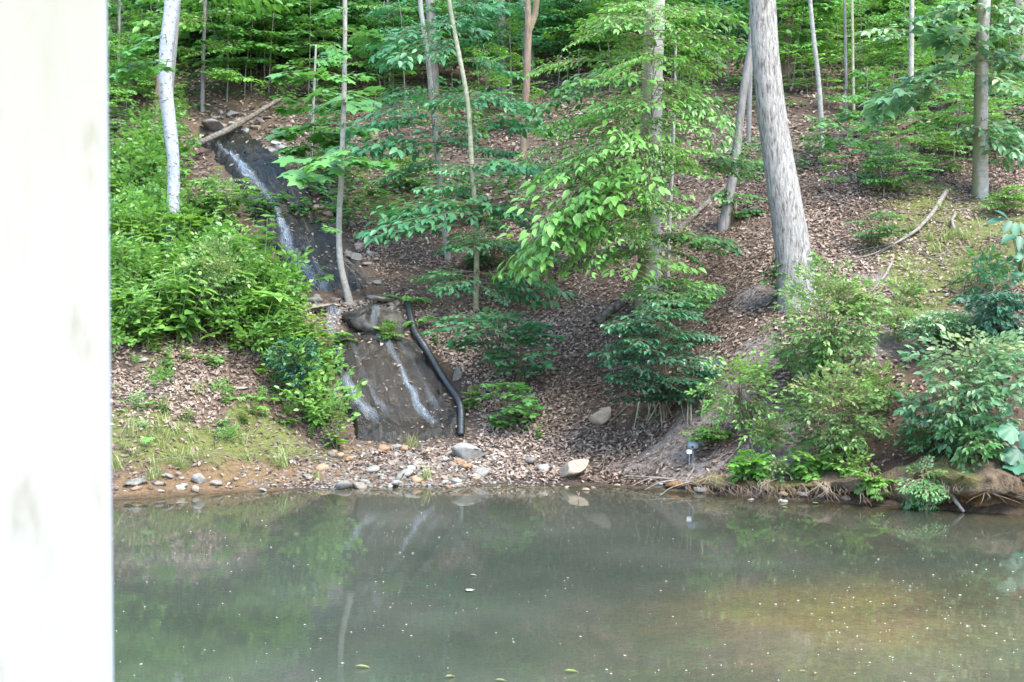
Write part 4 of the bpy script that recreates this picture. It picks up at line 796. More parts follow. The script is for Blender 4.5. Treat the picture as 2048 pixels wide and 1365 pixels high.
HN = {'fern': ('fern', 'arching green fern in the lush undergrowth left of the rock chute', 'fern', 'ferns of the left undergrowth'),
      'herb': ('leafy_herb', 'upright leafy green herb in the lush undergrowth left of the rock chute', 'plant', 'leafy herbs of the left undergrowth'),
      'whorl': ('whorled_plant', 'plant with star-like leaf whorls in the lush undergrowth left of the rock chute', 'plant', 'whorled plants of the left undergrowth'),
      'bushy': ('bushy_herb', 'bushy small-leaved herb in the lush undergrowth left of the rock chute', 'plant', 'bushy herbs of the left undergrowth')}
def inpoly(x, y, poly):
    c = False; n = len(poly)
    for i in range(n):
        (x0, y0), (x1, y1) = poly[i], poly[i - 1]
        if (y0 > y) != (y1 > y) and x < (x1 - x0) * (y - y0) / (y1 - y0) + x0: c = not c
    return c
UND = [(180,330),(300,300),(350,335),(405,410),(460,490),(515,575),(590,645),(640,720),(655,800),(690,870),(690,930),(650,900),(600,830),(545,745),(470,715),(380,700),(290,720),(180,730)]
for _ in range(46):
    x, y = rnd.uniform(225, 640), rnd.uniform(715, 900); kd = rnd.choice(['herb', 'bushy', 'whorl', 'fern']); lb_ = {'herb': 'small upright', 'bushy': 'small bushy', 'whorl': 'small whorled', 'fern': 'small feathery'}[kd] + ' seedling scattered on the left leaf-litter bank'
    put_proto('bank_seedling', lb_, 'plant', lb_, rnd.choice(HERB[kd]), ('stem', 'foliage'), hit(x, y), rnd.uniform(0, 6.28), rnd.uniform(.15, .38))
n = 0
while n < 210:
    x, y = rnd.uniform(180, 700), rnd.uniform(300, 930)
    if not inpoly(x, y, UND): continue
    kd = rnd.choices(['fern', 'herb', 'whorl', 'bushy'], [.18 if y < 560 else 0, .36, .18, .28])[0] if not (y > 560 and x > 560) else rnd.choice(['herb', 'bushy', 'herb'])
    nm, lb_, ct, gr = HN[kd]; sc_ = rnd.uniform(.6, 1.35) * (.85 if x > 560 else 1)
    zn = 'beside the white post' if x < 300 else 'around the foot of the pale lichen-spotted tree' if x < 410 and y < 590 else 'along the left edge of the upper rock chute' if x > 440 and y < 620 else 'beside the lower rock slab' if y >= 620 and x > 540 else 'in the middle of the left undergrowth'
    lb_ = lb_.replace('in the lush undergrowth left of the rock chute', zn); gr = lb_
    put_proto(nm, lb_, ct, gr, rnd.choice(HERB[kd]), ('stem', 'foliage'), hit(x, y), rnd.uniform(0, 6.28), sc_); n += 1
for (x, y, kd, s, lab) in [(815,610,'fern',.75,'yellow-green fern at the top of the black pipe'),(835,655,'fern',.6,'lower yellow-green fern crowding the black pipe'),(668,692,'fern',.8,'fern frond hanging over the little fall'),(535,805,'fern',.42,'small bright fern alone on the left leaf-litter bank'),(478,800,'fern',.32,'tiniest fern on the left leaf-litter bank'),(538,775,'whorl',.5,'small whorled plant above the bright fern on the left bank'),(527,590,'herb',1.35,'tallest goldenrod-like herb standing against the upper chute'),(505,690,'whorl',1.25,'bright whorled plant with the largest leaves near the fall'),(255,690,'whorl',1.2,'bright whorled plant low beside the post'),(340,740,'herb',.45,'dark little herb on the left leaf-litter bank'),(330,780,'bushy',.4,'tiny bushy herb among litter on the left bank'),(870,690,'herb',.3,'tiny herb on litter beside the pipe'),(1080,880,'herb',.3,'tiny herb on the litter fan left of the long tan boulder')]:
    put_proto(HN[kd][0], lab, HN[kd][2], None, rnd.choice(HERB[kd]), ('stem', 'foliage'), hit(x, y), rnd.uniform(0, 6.28), s)
for _ in range(95):
    x, y = rnd.choice([(rnd.uniform(1780, 2040), rnd.uniform(400, 640)), (rnd.uniform(225, 690), rnd.uniform(770, 965)), (rnd.uniform(1780, 2040), rnd.uniform(420, 640)), (rnd.uniform(225, 420), rnd.uniform(840, 960))])
    put_proto('grass_tuft', 'short grass tuft on a mossy patch of the bank', 'grass', 'grass tufts on mossy patches', rnd.choice(HERB['grass']), ('blade',), hit(x, y), rnd.uniform(0, 6.28), rnd.uniform(.45, .9))
for _ in range(40):
    x = rnd.uniform(1480, 2046); put_proto('grass_tuft', 'short grass tuft on the lip of the undercut bank', 'grass', 'grass tufts on the undercut lip', rnd.choice(HERB['grass']), ('blade',), hit(x, np.interp(x, [1480, 2046], [972, 985]) - rnd.uniform(5, 40)), rnd.uniform(0, 6.28), rnd.uniform(.3, .6))
put_proto('grass_tuft', 'pale grass tuft among the stones of the gravel fan', 'grass', None, HERB['grass'][0], ('blade',), hit(852, 960), 1, .9)
put_proto('grass_tuft', 'thin grass tuft at the foot of the lower rock slab', 'grass', None, HERB['grass'][1], ('blade',), hit(822, 895), 2, .9)
put_proto('grass_tuft', 'spiky grass tuft on the low bank left of the gravel fan', 'grass', None, HERB['grass'][2], ('blade',), hit(565, 935), 2, 1.3)

# scattered tiny seedlings as countless ground cover on the upper slope
lv = Leaves(); cnt = 0
for _ in range(6500):
    y = rnd.uniform(20, 36); x = rnd.uniform(-.42, .42) * y; px, py = proj(np.array([x, y, gz(x, y)]))
    dens = .35 + 1.4 * float(vnoise(x, y, 1.3, 91)) + (.35 if px < 700 else 0) + (.25 if py < 130 else 0) - (.35 if (1330 < px < 1500 and py > 130) or (690 < px < 900 and py > 330) else 0)
    if rnd.random() > dens or (350 < px < 620 and 225 < py < 420): continue
    k = rnd.randint(6, 16); h = rnd.uniform(.08, .45); a = R.uniform(0, 6.28, k); g = gz(x, y)
    lv.add(np.stack([x + R.normal(0, .1, k), y + R.normal(0, .1, k), g + h * R.uniform(.5, 1, k)], 1), np.stack([np.cos(a), np.sin(a), R.normal(-.05, .15, k)], 1), np.stack([R.normal(0, .2, k), R.normal(0, .2, k), np.ones(k)], 1), R.uniform(.08, .15, k), np.full(k, rnd.random()))
tag(ob('ground_cover', lv.mesh('ground_cover', T_HEX, M['beech'])), 'low leafy ground cover scattered over the upper slope', 'ground cover', kind='stuff')

# ------------------------------------------------------------------ leaf litter (countless)
def litter(nn, y0, y1, xr, s0, s1):
    y = R.uniform(y0, y1, nn); x = R.uniform(-1, 1, nn) * xr(y); s = y - shore_y(x); z = gz(x, y)
    px, py = proj(np.stack([x, y, z], 1))
    jx = np.clip(np.searchsorted(xs, x), 0, ni - 1); jy = np.clip(np.searchsorted(ys, y), 0, nj - 1)
    d = 1 - .80 * DIRT[jy, jx] - .72 * MOSS[jy, jx] - .7 * CLAY[jy, jx] - .55 * DARK[jy, jx]
    d = d * np.clip(.85 + 1.3 * vnoise(x, y, .5, 95), .2, 1)
    d = np.maximum(d, .10); d *= np.where((px < 700) & (py > 860), .35, 1); d *= np.where((px > 1700) & (py > 600), .6, 1)
    d *= np.where(s < .1, .0, 1)
    keep = R.random(nn) < d
    onslab = np.zeros(nn, bool)
    for sl in (lowslab, upslab):
        Q = sl.P[::3, ::3, :2].reshape(-1, 2)
        for i in range(0, nn, 8000): onslab[i:i + 8000] |= (((x[i:i + 8000, None] - Q[None, :, 0]) ** 2 + (y[i:i + 8000, None] - Q[None, :, 1]) ** 2).min(1) < .012)
    keep &= ~onslab | (R.random(nn) < .045)
    for i in np.nonzero(keep & onslab)[0]:
        zz = max((sl.near((x[i], y[i])) for sl in (lowslab, upslab)), key=lambda q: -((q[0] - x[i]) ** 2 + (q[1] - y[i]) ** 2)); z[i] = max(z[i], zz[2] - .005)
    x, y, z = x[keep], y[keep], z[keep]; k = len(x); e = .05
    nx = -(gz(x + e, y) - gz(x - e, y)) / (2 * e); ny = -(gz(x, y + e) - gz(x, y - e)) / (2 * e)
    nrm = np.stack([nx, ny, np.ones(k)], 1); nrm /= np.linalg.norm(nrm, axis=1)[:, None]; nrm = nrm + R.normal(0, .30, (k, 3))
    ax = np.cross(nrm, R.normal(0, 1, (k, 3)))
    lv = Leaves(); lv.add(np.stack([x, y, z + R.uniform(.0, .035, k)], 1), ax, nrm, R.uniform(s0, s1, k), np.clip(.42 + .5 * vnoise(x, y, 1.2, 97) + R.normal(0, .15, k), 0, 1)); return lv
for (nn, a, b, s0, s1, lab) in [(190000, 13.4, 20.5, .03, .075, 'brown fallen leaves carpeting the lower slope'), (80000, 20.5, 35, .06, .12, 'brown fallen leaves carpeting the upper slope')]:
    tag(ob('leaf_litter', litter(nn, a, b, lambda y: .44 * y, s0, s1).mesh('leaf_litter', T_DEAD, M['litter'])), lab, 'leaf litter', kind='stuff')

tb = Tubes()
for _ in range(700):
    y = R.uniform(14.2, 24); x = R.uniform(-.4, .4) * y; a = R.uniform(0, 3.14); l = R.uniform(.08, .4); q = [(x + l * t * math.cos(a), y + l * t * math.sin(a)) for t in (-1, -.2, .5, 1)]
    if y - shore_y(x) < .4: continue
    tb.add(np.array([(u, v + R.normal(0, .02), gz(u, v) + R.uniform(.02, .05)) for u, v in q]), np.array([.004, .004, .003, .0015]) * R.uniform(.6, 1.6), 3)
tag(ob('twig_litter', tb.mesh('twig_litter', M['dead'])), 'thin dead twigs strewn over the leaf litter', 'twigs', kind='stuff')

# ------------------------------------------------------------------ stones
boulder('boulder', 'pale grey angular block stone on the gravel fan below the pipe', 937, 918, (.50, .38, .40), M['palerock'], 81, .2, .75, sink=.12)
boulder('boulder', 'long tan boulder slanting at the water edge', 1147, 957, (.56, .32, .32), M['paletan'], 82, -.35, .7, .38, sink=.2)
boulder('boulder', 'oval brown slab with a pale worn edge leaning on the litter slope', 1200, 850, (.40, .18, .44), M['paletan'], 83, .2, .55, .9, sink=.05)
boulder('boulder', 'mossy tan stone half in the water left of the long tan boulder', 1085, 942, (.20, .2, .18), M['greyrock'], 84, .2, .7, .0, sink=.2)
boulder('boulder', 'rusty orange stone at the left end of the gravel fan', 699, 924, (.14, .12, .12), M['oranger'], 85, .2, .7, sink=.15)
boulder('boulder', 'grey stone wedged beside the lower bend of the pipe', 913, 760, (.14, .14, .26), M['greyrock'], 86, .2, .9, sink=.15)
boulder('boulder', 'weathered pale stone in the bank by the post', 272, 972, (.26, .2, .2), M['greyrock'], 87, .2, .6, sink=.2)
boulder('boulder', 'pale stone standing at the water line below the mossy left bank', 398, 968, (.16, .14, .20), M['greyrock'], 88, .2, .8, sink=.15)
boulder('boulder', 'grey flat rock showing through litter, highest on the left bank', 285, 722, (.26, .24, .18), M['greyrock'], 89, .3, .5, sink=.25)
boulder('boulder', 'grey flat rock in litter, middle of the left bank', 392, 764, (.14, .12, .12), M['greyrock'], 90, .8, .5, sink=.25)
boulder('boulder', 'long grey rock beside the whorled plant on the left bank', 478, 778, (.26, .12, .10), M['greyrock'], 91, .2, .5, sink=.25)
boulder('boulder', 'pale rock just below the undergrowth on the left bank', 447, 706, (.18, .12, .08), M['greyrock'], 92, .2, .5, sink=.25)
for q, (x, y, w, h, lab) in enumerate([(540,303,.26,.2,'rounded grey stone left of the pile by the stream head'),(567,298,.34,.22,'largest grey stone of the pile by the stream head'),(556,285,.22,.14,'flat stone on top of the pile by the stream head'),(512,284,.18,.16,'small grey stone between log and pile by the stream head'),(470,250,.26,.2,'pale stone above the log at the stream head'),(488,262,.16,.16,'small round stone just above the middle of the log'),(430,252,.45,.3,'large mossy rock at the stream head under the log end'),(466,225,.2,.14,'tan stone highest above the stream head'),
        (662,385,.24,.24,'pale grey stone right of the upper pipe'),(632,385,.2,.18,'grey stone left of the upper pipe'),(660,367,.2,.1,'flat stone above the upper pipe stones'),(625,400,.2,.12,'mossy stone below the upper pipe stones'),(655,425,.22,.12,'tan stone at the lower end of the upper pipe'),(665,445,.2,.12,'lowest flat stone by the upper pipe'),
        (712,512,.24,.18,'largest stone right of the curved sapling'),(695,508,.16,.2,'brown stone between the sapling and the largest stone'),(740,505,.14,.14,'mossy stone right of the largest sapling stone'),(665,495,.16,.14,'stone in the upper chute edge left of the sapling'),(720,472,.1,.1,'small pale stone on litter above the sapling stones'),(690,445,.1,.08,'little pale stone on litter beside the sapling'),(755,563,.16,.1,'pale flat stone on litter right of the sapling foot'),(742,550,.1,.1,'small pale stone on litter above the sapling foot')]):
    kk = 1.5 if q < 8 else 1.15; boulder('stone', lab, x, y + 8, (w * kk, w * .8 * kk, h * kk * .9), M['greyrock'] if q % 3 else M['rock'], 500 + q, rnd.uniform(-1, 1), .75, rnd.uniform(-.2, .2), sink=.15)
for q in range(44):
    t_ = rnd.random(); x, y = [(np.interp(t_, [0, .5, 1], [560, 690, 775]) + rnd.uniform(-8, 38), np.interp(t_, [0, .5, 1], [325, 480, 605]) + rnd.uniform(-10, 10)), (rnd.uniform(700, 800), rnd.uniform(596, 632)), (rnd.uniform(400, 560), rnd.uniform(225, 262)), (rnd.uniform(625, 690), rnd.uniform(600, 640))][rnd.choice([0, 0, 1, 2, 3])]
    mk_ = rnd.choice(['greyrock', 'rock', 'redrock', 'tanrock']); lb_ = {'greyrock': 'mossy grey', 'rock': 'brownish', 'redrock': 'dark reddish', 'tanrock': 'tan'}[mk_] + ' angular stone ' + ('above the log at the stream head' if y < 270 else 'along the right edge of the upper rock chute' if y < 590 else 'on the ledge between the rock slabs')
    boulder('chute_stone', lb_, x, y, (rnd.uniform(.1, .3), rnd.uniform(.1, .25), rnd.uniform(.08, .2)), M[mk_], 900 + q, rnd.uniform(-2, 2), .75, rnd.uniform(-.3, .3), sink=.25, sub=2, group=lb_.replace('stone', 'stones', 1))
# gravel fan: single stones sharing prototypes, fine gravel as stuff
PST = []
for s in range(8):
    V, F = ico(600 + s, 2, .7, .15, 11); PST.append(mesh_np('gravel_stone', V * .5, F, [M['rock'], M['rock'], M['paletan'], M['palerock'], M['rock'], M['oranger'], M['greyrock'], M['tanrock']][s]))
n = 0
while n < 150:
    x, y = rnd.gauss(830, 130), rnd.uniform(884, 977)
    if not (645 < x < 1160) or (y < 905 and (x > 960 or x < 700)): continue
    p = hit(x, y); s = rnd.choice([.05, .06, .07, .09, .11, .14, .18])
    pi_ = rnd.randrange(8); o = ob('gravel_stone', PST[pi_], None, (p[0], p[1], p[2] + s * .12)); o.scale = (s * rnd.uniform(.8, 1.4), s, s * rnd.uniform(.6, 1)); o.rotation_euler = (rnd.uniform(-.4, .4), rnd.uniform(-.4, .4), rnd.uniform(0, 6.28))
    lb_ = ['brownish', 'brownish', 'tan', 'grey', 'brownish', 'rusty', 'grey', 'brownish'][pi_] + (' larger' if s > .1 else ' small') + ' stone of the gravel fan ' + ('at the pond edge' if y > 948 else 'below the rock slab'); tag(o, lb_, 'stone', lb_.replace('stone of', 'stones of')); n += 1
for _ in range(34):
    x, y = rnd.choice([(rnd.uniform(230, 640), rnd.uniform(955, 985)), (rnd.uniform(1160, 1480), rnd.uniform(950, 985)), (rnd.uniform(1480, 1800), rnd.uniform(990, 1005))])
    p = hit(x, y); s = rnd.uniform(.05, .15)
    o = ob('shore_stone', PST[rnd.randrange(8)], None, (p[0], p[1], p[2] + s * .1)); o.scale = (s * 1.3, s, s * .8); o.rotation_euler = (0, 0, rnd.uniform(0, 6))
    tag(o, 'small stone lodged along the muddy shoreline away from the gravel fan', 'stone', 'stones lodged along the shoreline')
# fine gravel
k = 5200; gx = R.normal(-.95, .85, k); gy = R.uniform(14.0, 16.4, k); ok = (gy > shore_y(gx) - .1) & (np.abs(gx + .8) < 2.0); gx, gy = gx[ok], gy[ok]
tv = np.array([(1,0,0),(-.5,.86,0),(-.5,-.86,0),(.1,.1,.7),(0.5,-.9,.3)]); tf = np.array([(0,1,3),(1,2,3),(2,4,3),(4,0,3)])
sz = R.uniform(.008, .028, len(gx)); an = R.uniform(0, 6.28, len(gx)); rx = tv[None, :, 0] * np.cos(an)[:, None] - tv[None, :, 1] * np.sin(an)[:, None]; ry = tv[None, :, 0] * np.sin(an)[:, None] + tv[None, :, 1] * np.cos(an)[:, None]
V = np.stack([gx[:, None] + rx * sz[:, None], gy[:, None] + ry * sz[:, None], gz(gx, gy)[:, None] + tv[None, :, 2] * sz[:, None]], -1)
tag(ob('gravel', mesh_np('gravel', V.reshape(-1, 3), (np.arange(len(gx))[:, None, None] * 5 + tf[None]).reshape(-1, 3), M['rock'])), 'fine orange-grey gravel of the fan at the foot of the slab', 'gravel', kind='stuff')

# ------------------------------------------------------------------ logs, branches, roots
def log(name, label, pts, rad, mat, cat='log', sides=10, lift=.03, twigs=()):
    P = np.array([at(*p) if len(p) == 3 else hit(*p) + np.array([0, 0, lift]) for p in pts]); tb = Tubes(); C = curve(P, 26); tb.add(C, np.interp(np.linspace(0, 1, 26), np.linspace(0, 1, len(rad)), rad), sides, .25, len(label))
    t = thing(name, label, cat, tuple(P[0])); ob('stem', tb.mesh('stem', mat, P[0]), t)
    for tp in twigs:
        tb = Tubes(); Q = curve(np.array([hit(*p[:2]) + np.array([0, 0, p[2]]) for p in tp]), 10); tb.add(Q, np.linspace(rad[-1] * .8, .003, 10), 5, .2, 3); ob('twig', tb.mesh('twig', mat, P[0]), t)
    return t
l0 = hit(384, 330); l1 = hit(562, 226)
log('fallen_log', 'mossy grey log lying across the head of the stream', [(384,326),(455,292),(505,262),(562,226)], [.04, .055, .05, .035], M['logbark'], lift=.26)
log('fallen_log', 'long weathered log lying upslope behind the mossy beech', [(1190,655),(1280,585),(1355,470),(1430,398),(1512,336)], [.055, .05, .042, .036, .02], M['logbark'], lift=.05)
log('dead_branch', 'long pale dead branch lying across the mossy right bank', [(1893,392),(1862,440),(1835,470),(1795,495),(1740,522),(1700,530)], [.035, .03, .028, .02, .012, .006], M['dead'], 'branch', 7, .06, [[(1800,492,.05),(1760,515,.06),(1722,545,.05)],[(1790,497,.05),(1745,512,.1),(1690,522,.08)],[(1838,468,.05),(1845,480,.03),(1815,500,.02)]])
log('dead_branch', 'thin dead branch over the litter patch below the pale dead branch', [(1785,532),(1770,560),(1745,590),(1722,612)], [.018, .015, .012, .006], M['dead'], 'branch', 6, .05, [[(1750,585,.05),(1735,600,.06),(1728,625,.04)]])
log('dead_branch', 'bleached twiggy branch lying half in the water at the shore', [(1250,962),(1320,966),(1390,976),(1470,984)], [.008, .012, .016, .012], M['dead'], 'branch', 6, .05, [[(1340,968,.05),(1300,975,.1),(1262,985,.06)],[(1360,970,.05),(1320,980,.08),(1290,990,.05)],[(1380,974,.05),(1340,990,.07),(1320,1000,.04)],[(1400,976,.05),(1440,985,.06),(1468,996,.03)],[(1370,972,.04),(1390,955,.1),(1382,940,.1)]])
log('dead_branch', 'curved bare root branch on the grey dirt bank', [(1510,838),(1503,870),(1500,890),(1508,912)], [.02, .018, .014, .008], M['dead'], 'branch', 6, .04)
log('dead_branch', 'short pale stub of branch on the mossy right bank', [(1912,437),(1903,450),(1908,468)], [.02, .022, .02], M['dead'], 'branch', 6, .06)
log('dead_branch', 'stick poking from the undercut bank into the water', [at(1895,985,12.75) * 0 + 0 if False else (1900,985,12.72), (1915,1008,12.6), (1928,1024,12.55)], [.02, .018, .014], M['dead'], 'branch', 6)
log('dead_branch', 'thin twig lying along the slope in front of the oval brown slab', [(1215,858),(1245,828),(1275,805)], [.006, .008, .006], M['dead'], 'branch', 5, .04)
def roots(label, px, py, n_, spread, ln, seed):
    r = np.random.default_rng(seed); b = at(px, py, shore_y((px - CX) / FPX * 13) - .1); b[1] = shore_y(b[0]) - .12; tb = Tubes()
    for _ in range(n_):
        a = r.normal(0, spread); l = ln * r.uniform(.5, 1.1); P = np.array([b + (r.normal(0, .06), .1, .03), b + (r.normal(0, .05) + a * .3, -.04, -.02), b + (a * .8, -.08 + r.normal(0, .03), -l * .6), b + (a + r.normal(0, .03), -.06 + r.normal(0, .05), -l)]); tb.add(curve(P, 8), np.linspace(.0045, .0015, 8) * r.uniform(.6, 1.3), 4)
    t = thing('exposed_root', label, 'root', tuple(b)); ob('root', tb.mesh('root', M['brownroot'], b), t)
roots('dense tuft of pale roots dangling under the lobed plant', 1650, 972, 15, .11, .13, 1)
roots('few thin roots dangling under the lime-green plant', 1530, 965, 8, .06, .14, 2)
roots('single dark root dangling into the water mid undercut', 1722, 985, 3, .03, .16, 3)
roots('long thin root trailing to the water under the hanging plant', 1858, 985, 3, .04, .22, 4)
roots('fringe of fine roots under the overhang nearest the right edge', 1985, 985, 9, .3, .10, 5)
roots('fringe of fine roots right of the bleached branch', 1420, 958, 8, .22, .07, 6)
tb = Tubes()
for q in range(420):
    x = R.uniform(1.7, 6.0); h = np.interp(x, [1.55, 2.0, 2.8, 3.4, 4.5, 8.5], [.05, .09, .15, .22, .36, .4]); y = shore_y(x) - .02 + R.normal(0, .05); l = R.uniform(.04, .14)
    P = np.array([(x, y + .04, h * R.uniform(.7, 1.05)), (x + R.normal(0, .02), y - .05, h * .75), (x + R.normal(0, .05), y - .06 + R.normal(0, .02), max(h * .75 - l, -.02))]); tb.add(P, [.0028, .0022, .001], 3)
tag(ob('root_fringe', tb.mesh('root_fringe', M['brownroot'])), 'fringe of hair-fine roots hanging from the undercut bank', 'roots', kind='stuff')
# bare twig in the water
tb = Tubes(); p = at(1157, 1000, 5485 / (1000 - 590)); p[2] = -.05; tb.add(np.array([p, p + (.0, 0, .08), p + (.01, 0, .12)]), [.006, .006, .003], 5); tb.add(np.array([p + (0, 0, .09), p + (-.02, 0, .13)]), [.004, .002], 4)
tag(ob('water_twig', tb.mesh('water_twig', M['brownbark'])), 'dark twig sticking up out of the pond near the shore', 'twig')
# exposed roots of the dark shrub
tb = Tubes()
for q in range(12):
    x = 1280 + q * 11 + R.normal(0, 5); a = hit(x, 800 + R.normal(0, 8)); b_ = hit(x + R.normal(0, 14), 845 + R.normal(0, 8)); tb.add(curve(np.array([a + (0, -.1, .06), .5 * (a + b_) + (0, -.12, .07), b_ + (0, 0, .01)]), 7), np.linspace(.014, .006, 7), 5, .2, q)
bb = hit(1335, 835); t = thing('exposed_root', 'tangle of mossy roots under the dark glossy shrub', 'root', tuple(bb)); ob('root', tb.mesh('root', M['saplingg'], bb), t)
# fine dead twigs beside the curved sapling
tb = Tubes(); p = hit(712, 585)
for q in range(16):
    a = R.uniform(-.3, 1.0); l = R.uniform(.25, .55); tb.add(curve(np.array([at(684, 520, p[1]) + R.normal(0, .03, 3), p + (a * .25, -.1, .18 + R.normal(0, .04)), p + (a * l, -.12, R.normal(.05, .05))]), 6), np.linspace(.006, .002, 6), 3)
tag(ob('twig_tangle', tb.mesh('twig_tangle', M['dead'])), 'tangle of fine bare twigs at the foot of the curved sapling', 'twigs')

# ------------------------------------------------------------------ corrugated pipe
def pipe(label, pts, r):
    P = np.array([hit(*p) + np.array([0, -.02, r * 1.1]) for p in pts])
    for q in P:
        for dx in (-.05, 0, .05):
            k = lowslab.near(q + (dx, 0, 0))
            if abs(k[0] - q[0]) < .1 and abs(k[1] - q[1]) < .1: q[2] = max(q[2], k[2] + r * 1.5)
    ln = np.linalg.norm(np.diff(P, axis=0), axis=1).sum(); n = int(ln / .0075); C = curve(P, n)
    for _ in range(1300): C[1:-1] = .25 * C[:-2] + .5 * C[1:-1] + .25 * C[2:]
    tb = Tubes(); tb.add(C, r * (1 + .09 * np.sign(np.sin(np.arange(n) * 2 * np.pi / 4))), 14); tag(ob('drain_pipe', tb.mesh('drain_pipe', M['hose'], smooth=False)), label, 'pipe')
pipe('black corrugated drain pipe curving down beside the lower rock slab', [(815,612),(822,640),(826,672),(850,722),(888,770),(914,800),(926,832),(922,858),(922,878)], .042)
pipe('upper length of black pipe among the grey stones', [(633,358),(643,382),(655,402),(668,418),(680,442)], .035)

# ------------------------------------------------------------------ dome lamp with tag on stake
b = hit(1386, 925); t = thing('garden_lamp', 'small grey dome-topped lamp with white tag on the dirt bank', 'lamp', tuple(b))
def lathe(name, prof, mat, parent, off=(0, 0, 0), sides=20):
    V = []; F = []
    for (r_, z) in prof:
        for a in range(sides): V.append((off[0] + r_ * math.cos(a * 2 * math.pi / sides), off[1] + r_ * math.sin(a * 2 * math.pi / sides), off[2] + z))
    for i in range(len(prof) - 1):
        for a in range(sides): F.append((i * sides + a, i * sides + (a + 1) % sides, (i + 1) * sides + (a + 1) % sides, (i + 1) * sides + a))
    return ob(name, mesh_np(name, V, F, mat, True), parent)
lathe('stake', [(.006, -.08), (.006, .16)], M['greyplastic'], t)
lathe('dome', [(.001, .235), (.03, .228), (.05, .208), (.058, .18), (.056, .15), (.046, .14), (.03, .138), (.001, .138)], M['greyplastic'], t)
lathe('eye', [(.001, .0), (.009, .0), (.009, .02)], M['hose'], t, (-.012, -.058, .155), 10)
bm = bmesh.new(); bmesh.ops.create_cube(bm, size=1); bmesh.ops.scale(bm, vec=(.05, .006, .038), verts=bm.verts); bmesh.ops.bevel(bm, geom=bm.edges[:], offset=.002, segments=1)
me = bpy.data.meshes.new('tag'); bm.to_mesh(me); bm.free(); me.materials.append(M['tagwhite']); ob('tag', me, t, (-.045, -.05, .115))
lathe('tag_stake', [(.004, -.05), (.004, .10)], M['greyplastic'], t, (-.045, -.045, 0), 8)

# ------------------------------------------------------------------ floating things on the pond
def onwater(px, py, z=.004):
    d = np.array([(px - CX) / FPX, 0, 0]) + UP * ((CY - py) / FPX) + FW; tt = (z - CAMZ) / d[2]; return CAM + d * tt
k = 430; V = []; F = []
for q in range(k):
    px = R.uniform(200, 2100) if q % 5 else R.normal(1820, 150); py = R.uniform(1010, 1400) if q % 5 else R.normal(1220, 50); p = onwater(px, max(py, 1005), .005); s = R.uniform(.0012, .0042) * (1.7 if q % 14 == 0 else 1); l = s * R.uniform(1, 3.0); a = R.uniform(0, 3.14); m = len(V); c, s_ = math.cos(a), math.sin(a)
    for (u, v, w) in ((l, 0, 0), (0, s, 0), (-l, 0, 0), (0, -s, 0), (0, 0, .003)): V.append((p[0] + u * c - v * s_, p[1] + u * s_ + v * c, p[2] + w))
    F += [(m, m + 1, m + 4), (m + 1, m + 2, m + 4), (m + 2, m + 3, m + 4), (m + 3, m, m + 4)]
tag(ob('floating_debris', mesh_np('floating_debris', V, F, M['speck'])), 'pale specks of pollen and petals floating on the pond', 'debris', kind='stuff')
for (px, py, l, a, mt, T, lab) in [(932,1182,.085,.2,'speck',T_MAPLE,'white ragged leaf floating in the middle of the pond'),(891,1358,.11,.9,'grass',T_NARROW,'slim green leaf floating at the bottom of the view'),(990,1363,.09,.3,'grass',T_NARROW,'pale green leaf floating at the bottom, right of the slim one'),(940,1151,.07,0,'speck',T_NARROW,'pale sliver floating above the white ragged leaf'),(1630,1352,.10,1.2,'grass',T_NARROW,'curled tan blade floating at the lower right'),(1598,1345,.08,.5,'grass',T_NARROW,'pale stalk floating left of the curled tan blade'),(710,1336,.12,.1,'grass',T_NARROW,'long thin grass blade floating below the trunk reflection'),(1128,1346,.12,.3,'grass',T_NARROW,'long straw floating at the bottom centre'),(1625,1008,.10,.2,'azalea',T_ROUND,'yellow-green leaf floating near the root tuft'),(1565,1016,.08,.1,'azalea',T_ROUND,'small yellow-green leaf floating left of the root tuft')]:
    lv = Leaves(); p = onwater(px, py, .006); l = l * .7; lv.add(np.zeros(3), (math.cos(a), math.sin(a), 0), (0, 0, 1), l, [.85]); me = lv.mesh('floating_leaf', T, M[mt]); tag(ob('floating_leaf', me, None, tuple(p + (0, 0, .015 * l / .1))), lab, 'leaf')

# ------------------------------------------------------------------ big single leaves at the right edge
def leaf_plant(name, label, base, leaves, mat, T, cat='plant'):
    t = thing(name, label, cat, tuple(base)); tb = Tubes()
    for (px, py, D, l, ax, nm) in leaves:
        p = at(px, py, D); lv = Leaves(); lv.add(np.zeros(3), ax, nm, l); ob('leaf', lv.mesh('leaf', T, mat), t, tuple(p - base)); tb.add(curve(np.array([base, .5 * (p + base) + (0, -.05, .12), p]), 7), np.linspace(.007, .003, 7), 4)
    ob('stem', tb.mesh('stem', M['stem'], base), t)
b = hit(2040, 560); D = b[1] - .35
leaf_plant('rhododendron', 'rhododendron with large drooping blue-green leaves cut by the right edge', b, [(2010,440,D,.24,(-.9,-.2,-.1),(0,-.5,1)),(2022,442,D,.2,(-.5,-.4,-.6),(0,-1,.4)),(2030,445,D,.2,(-.1,-.4,-.8),(0,-1,.3)),(2040,446,D,.2,(.3,-.4,-.7),(.2,-1,.3)),(2052,440,D,.22,(.8,-.3,-.2),(0,-.6,1)),(2030,470,D - .1,.22,(-.6,-.3,-.25),(0,-.6,1)),(2040,472,D - .1,.2,(-.2,-.5,-.7),(0,-1,.4)),(2052,474,D - .1,.22,(.1,-.5,-.7),(0,-1,.4)),(2016,438,D,.18,(-.4,-.1,.3),(0,-.6,1)),(2046,500,D - .1,.2,(-.4,-.4,-.5),(0,-1,.4)),(2060,498,D - .1,.2,(.2,-.5,-.6),(0,-1,.4))], M['laurel'], T_OVAL)
b = hit(2060, 900); D = b[1] - .3
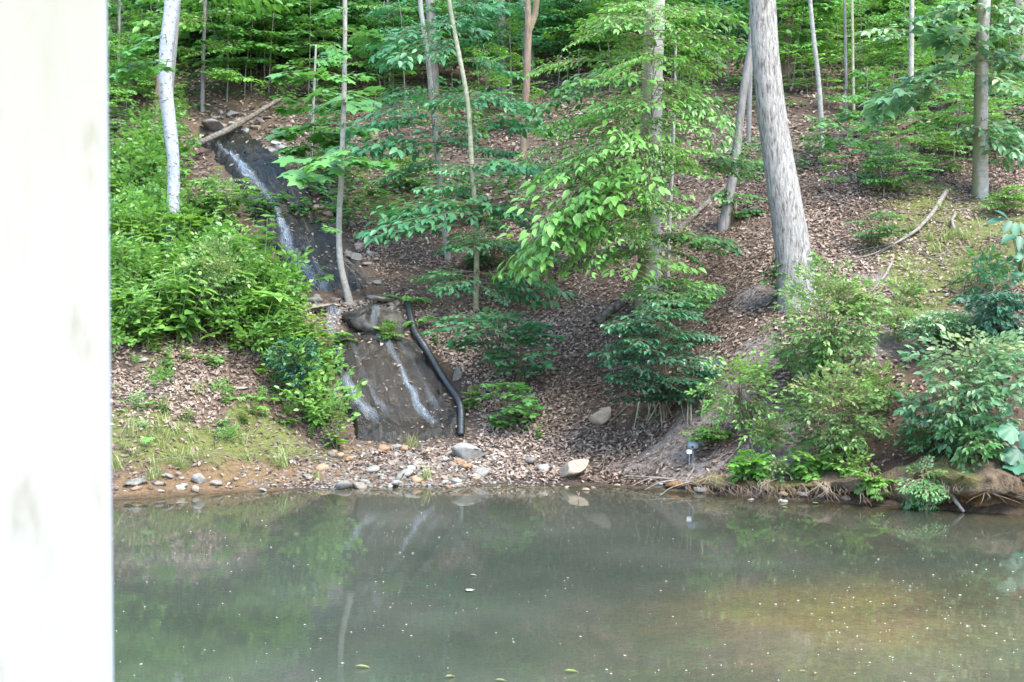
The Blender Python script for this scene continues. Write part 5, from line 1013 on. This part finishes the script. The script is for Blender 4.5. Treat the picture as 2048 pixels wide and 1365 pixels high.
leaf_plant('broad_leaf_vine', 'vine with large scalloped pale leaves at the right edge above the water', b, [(2030,850,D,.22,(-.5,-.3,-.4),(.35,-.55,1)),(2048,858,D,.22,(.2,-.4,-.6),(-.3,-.5,1)),(2040,895,D - .05,.22,(-.5,-.3,-.5),(.35,-.55,1)),(2052,905,D - .05,.2,(-.2,-.4,-.8),(.3,-.5,1)),(2050,925,D - .1,.22,(-.7,-.3,-.2),(-.35,-.5,1)),(2064,930,D - .1,.22,(.2,-.4,-.6),(.35,-.55,1)),(2062,870,D,.24,(.4,-.4,-.5),(.35,-.55,1)),(2056,945,D - .1,.2,(-.3,-.4,-.8),(.3,-.5,1))], M['laurel'], T_SCALLOP)

# ------------------------------------------------------------------ porch post close to the camera
bm = bmesh.new(); bmesh.ops.create_cube(bm, size=1); bmesh.ops.scale(bm, vec=(.14, .14, 3.4), verts=bm.verts)
bmesh.ops.bevel(bm, geom=[e for e in bm.edges if abs(e.verts[0].co.z - e.verts[1].co.z) > 1], offset=.005, segments=4, affect='EDGES', profile=.5)
me = bpy.data.meshes.new('porch_post'); bm.to_mesh(me); bm.free(); me.materials.append(M['post'])
ang = math.radians(15.6); ex, ey = -.2865, 1.0
post = ob('porch_post', me, None, (ex - .07 * math.cos(ang) - .07 * math.sin(ang), ey - .07 * math.sin(ang) + .07 * math.cos(ang), 1.75)); post.rotation_euler = (0, 0, ang)
tag(post, 'out-of-focus white painted wooden porch post filling the left edge', 'post')

def slab_box(name, lo, hi, mat, label):
    bm = bmesh.new(); bmesh.ops.create_cube(bm, size=1); bmesh.ops.scale(bm, vec=[b - a for a, b in zip(lo, hi)], verts=bm.verts); bmesh.ops.bevel(bm, geom=bm.edges[:], offset=.01, segments=2, affect='EDGES')
    me = bpy.data.meshes.new(name); bm.to_mesh(me); bm.free(); me.materials.append(mat); return tag(ob(name, me, None, [(a + b) / 2 for a, b in zip(lo, hi)]), label, kind='structure')
slab_box('shade_roof', (-5, -5, 3.46), (5, 1.5, 3.6), M['post'], 'white porch roof carried by the post')  # out-of-view roof, added to keep sun and high sky off the post
slab_box('porch_floor', (-5, -5, -.1), (5, 1.5, .04), M['deck'], 'grey porch deck under the post')
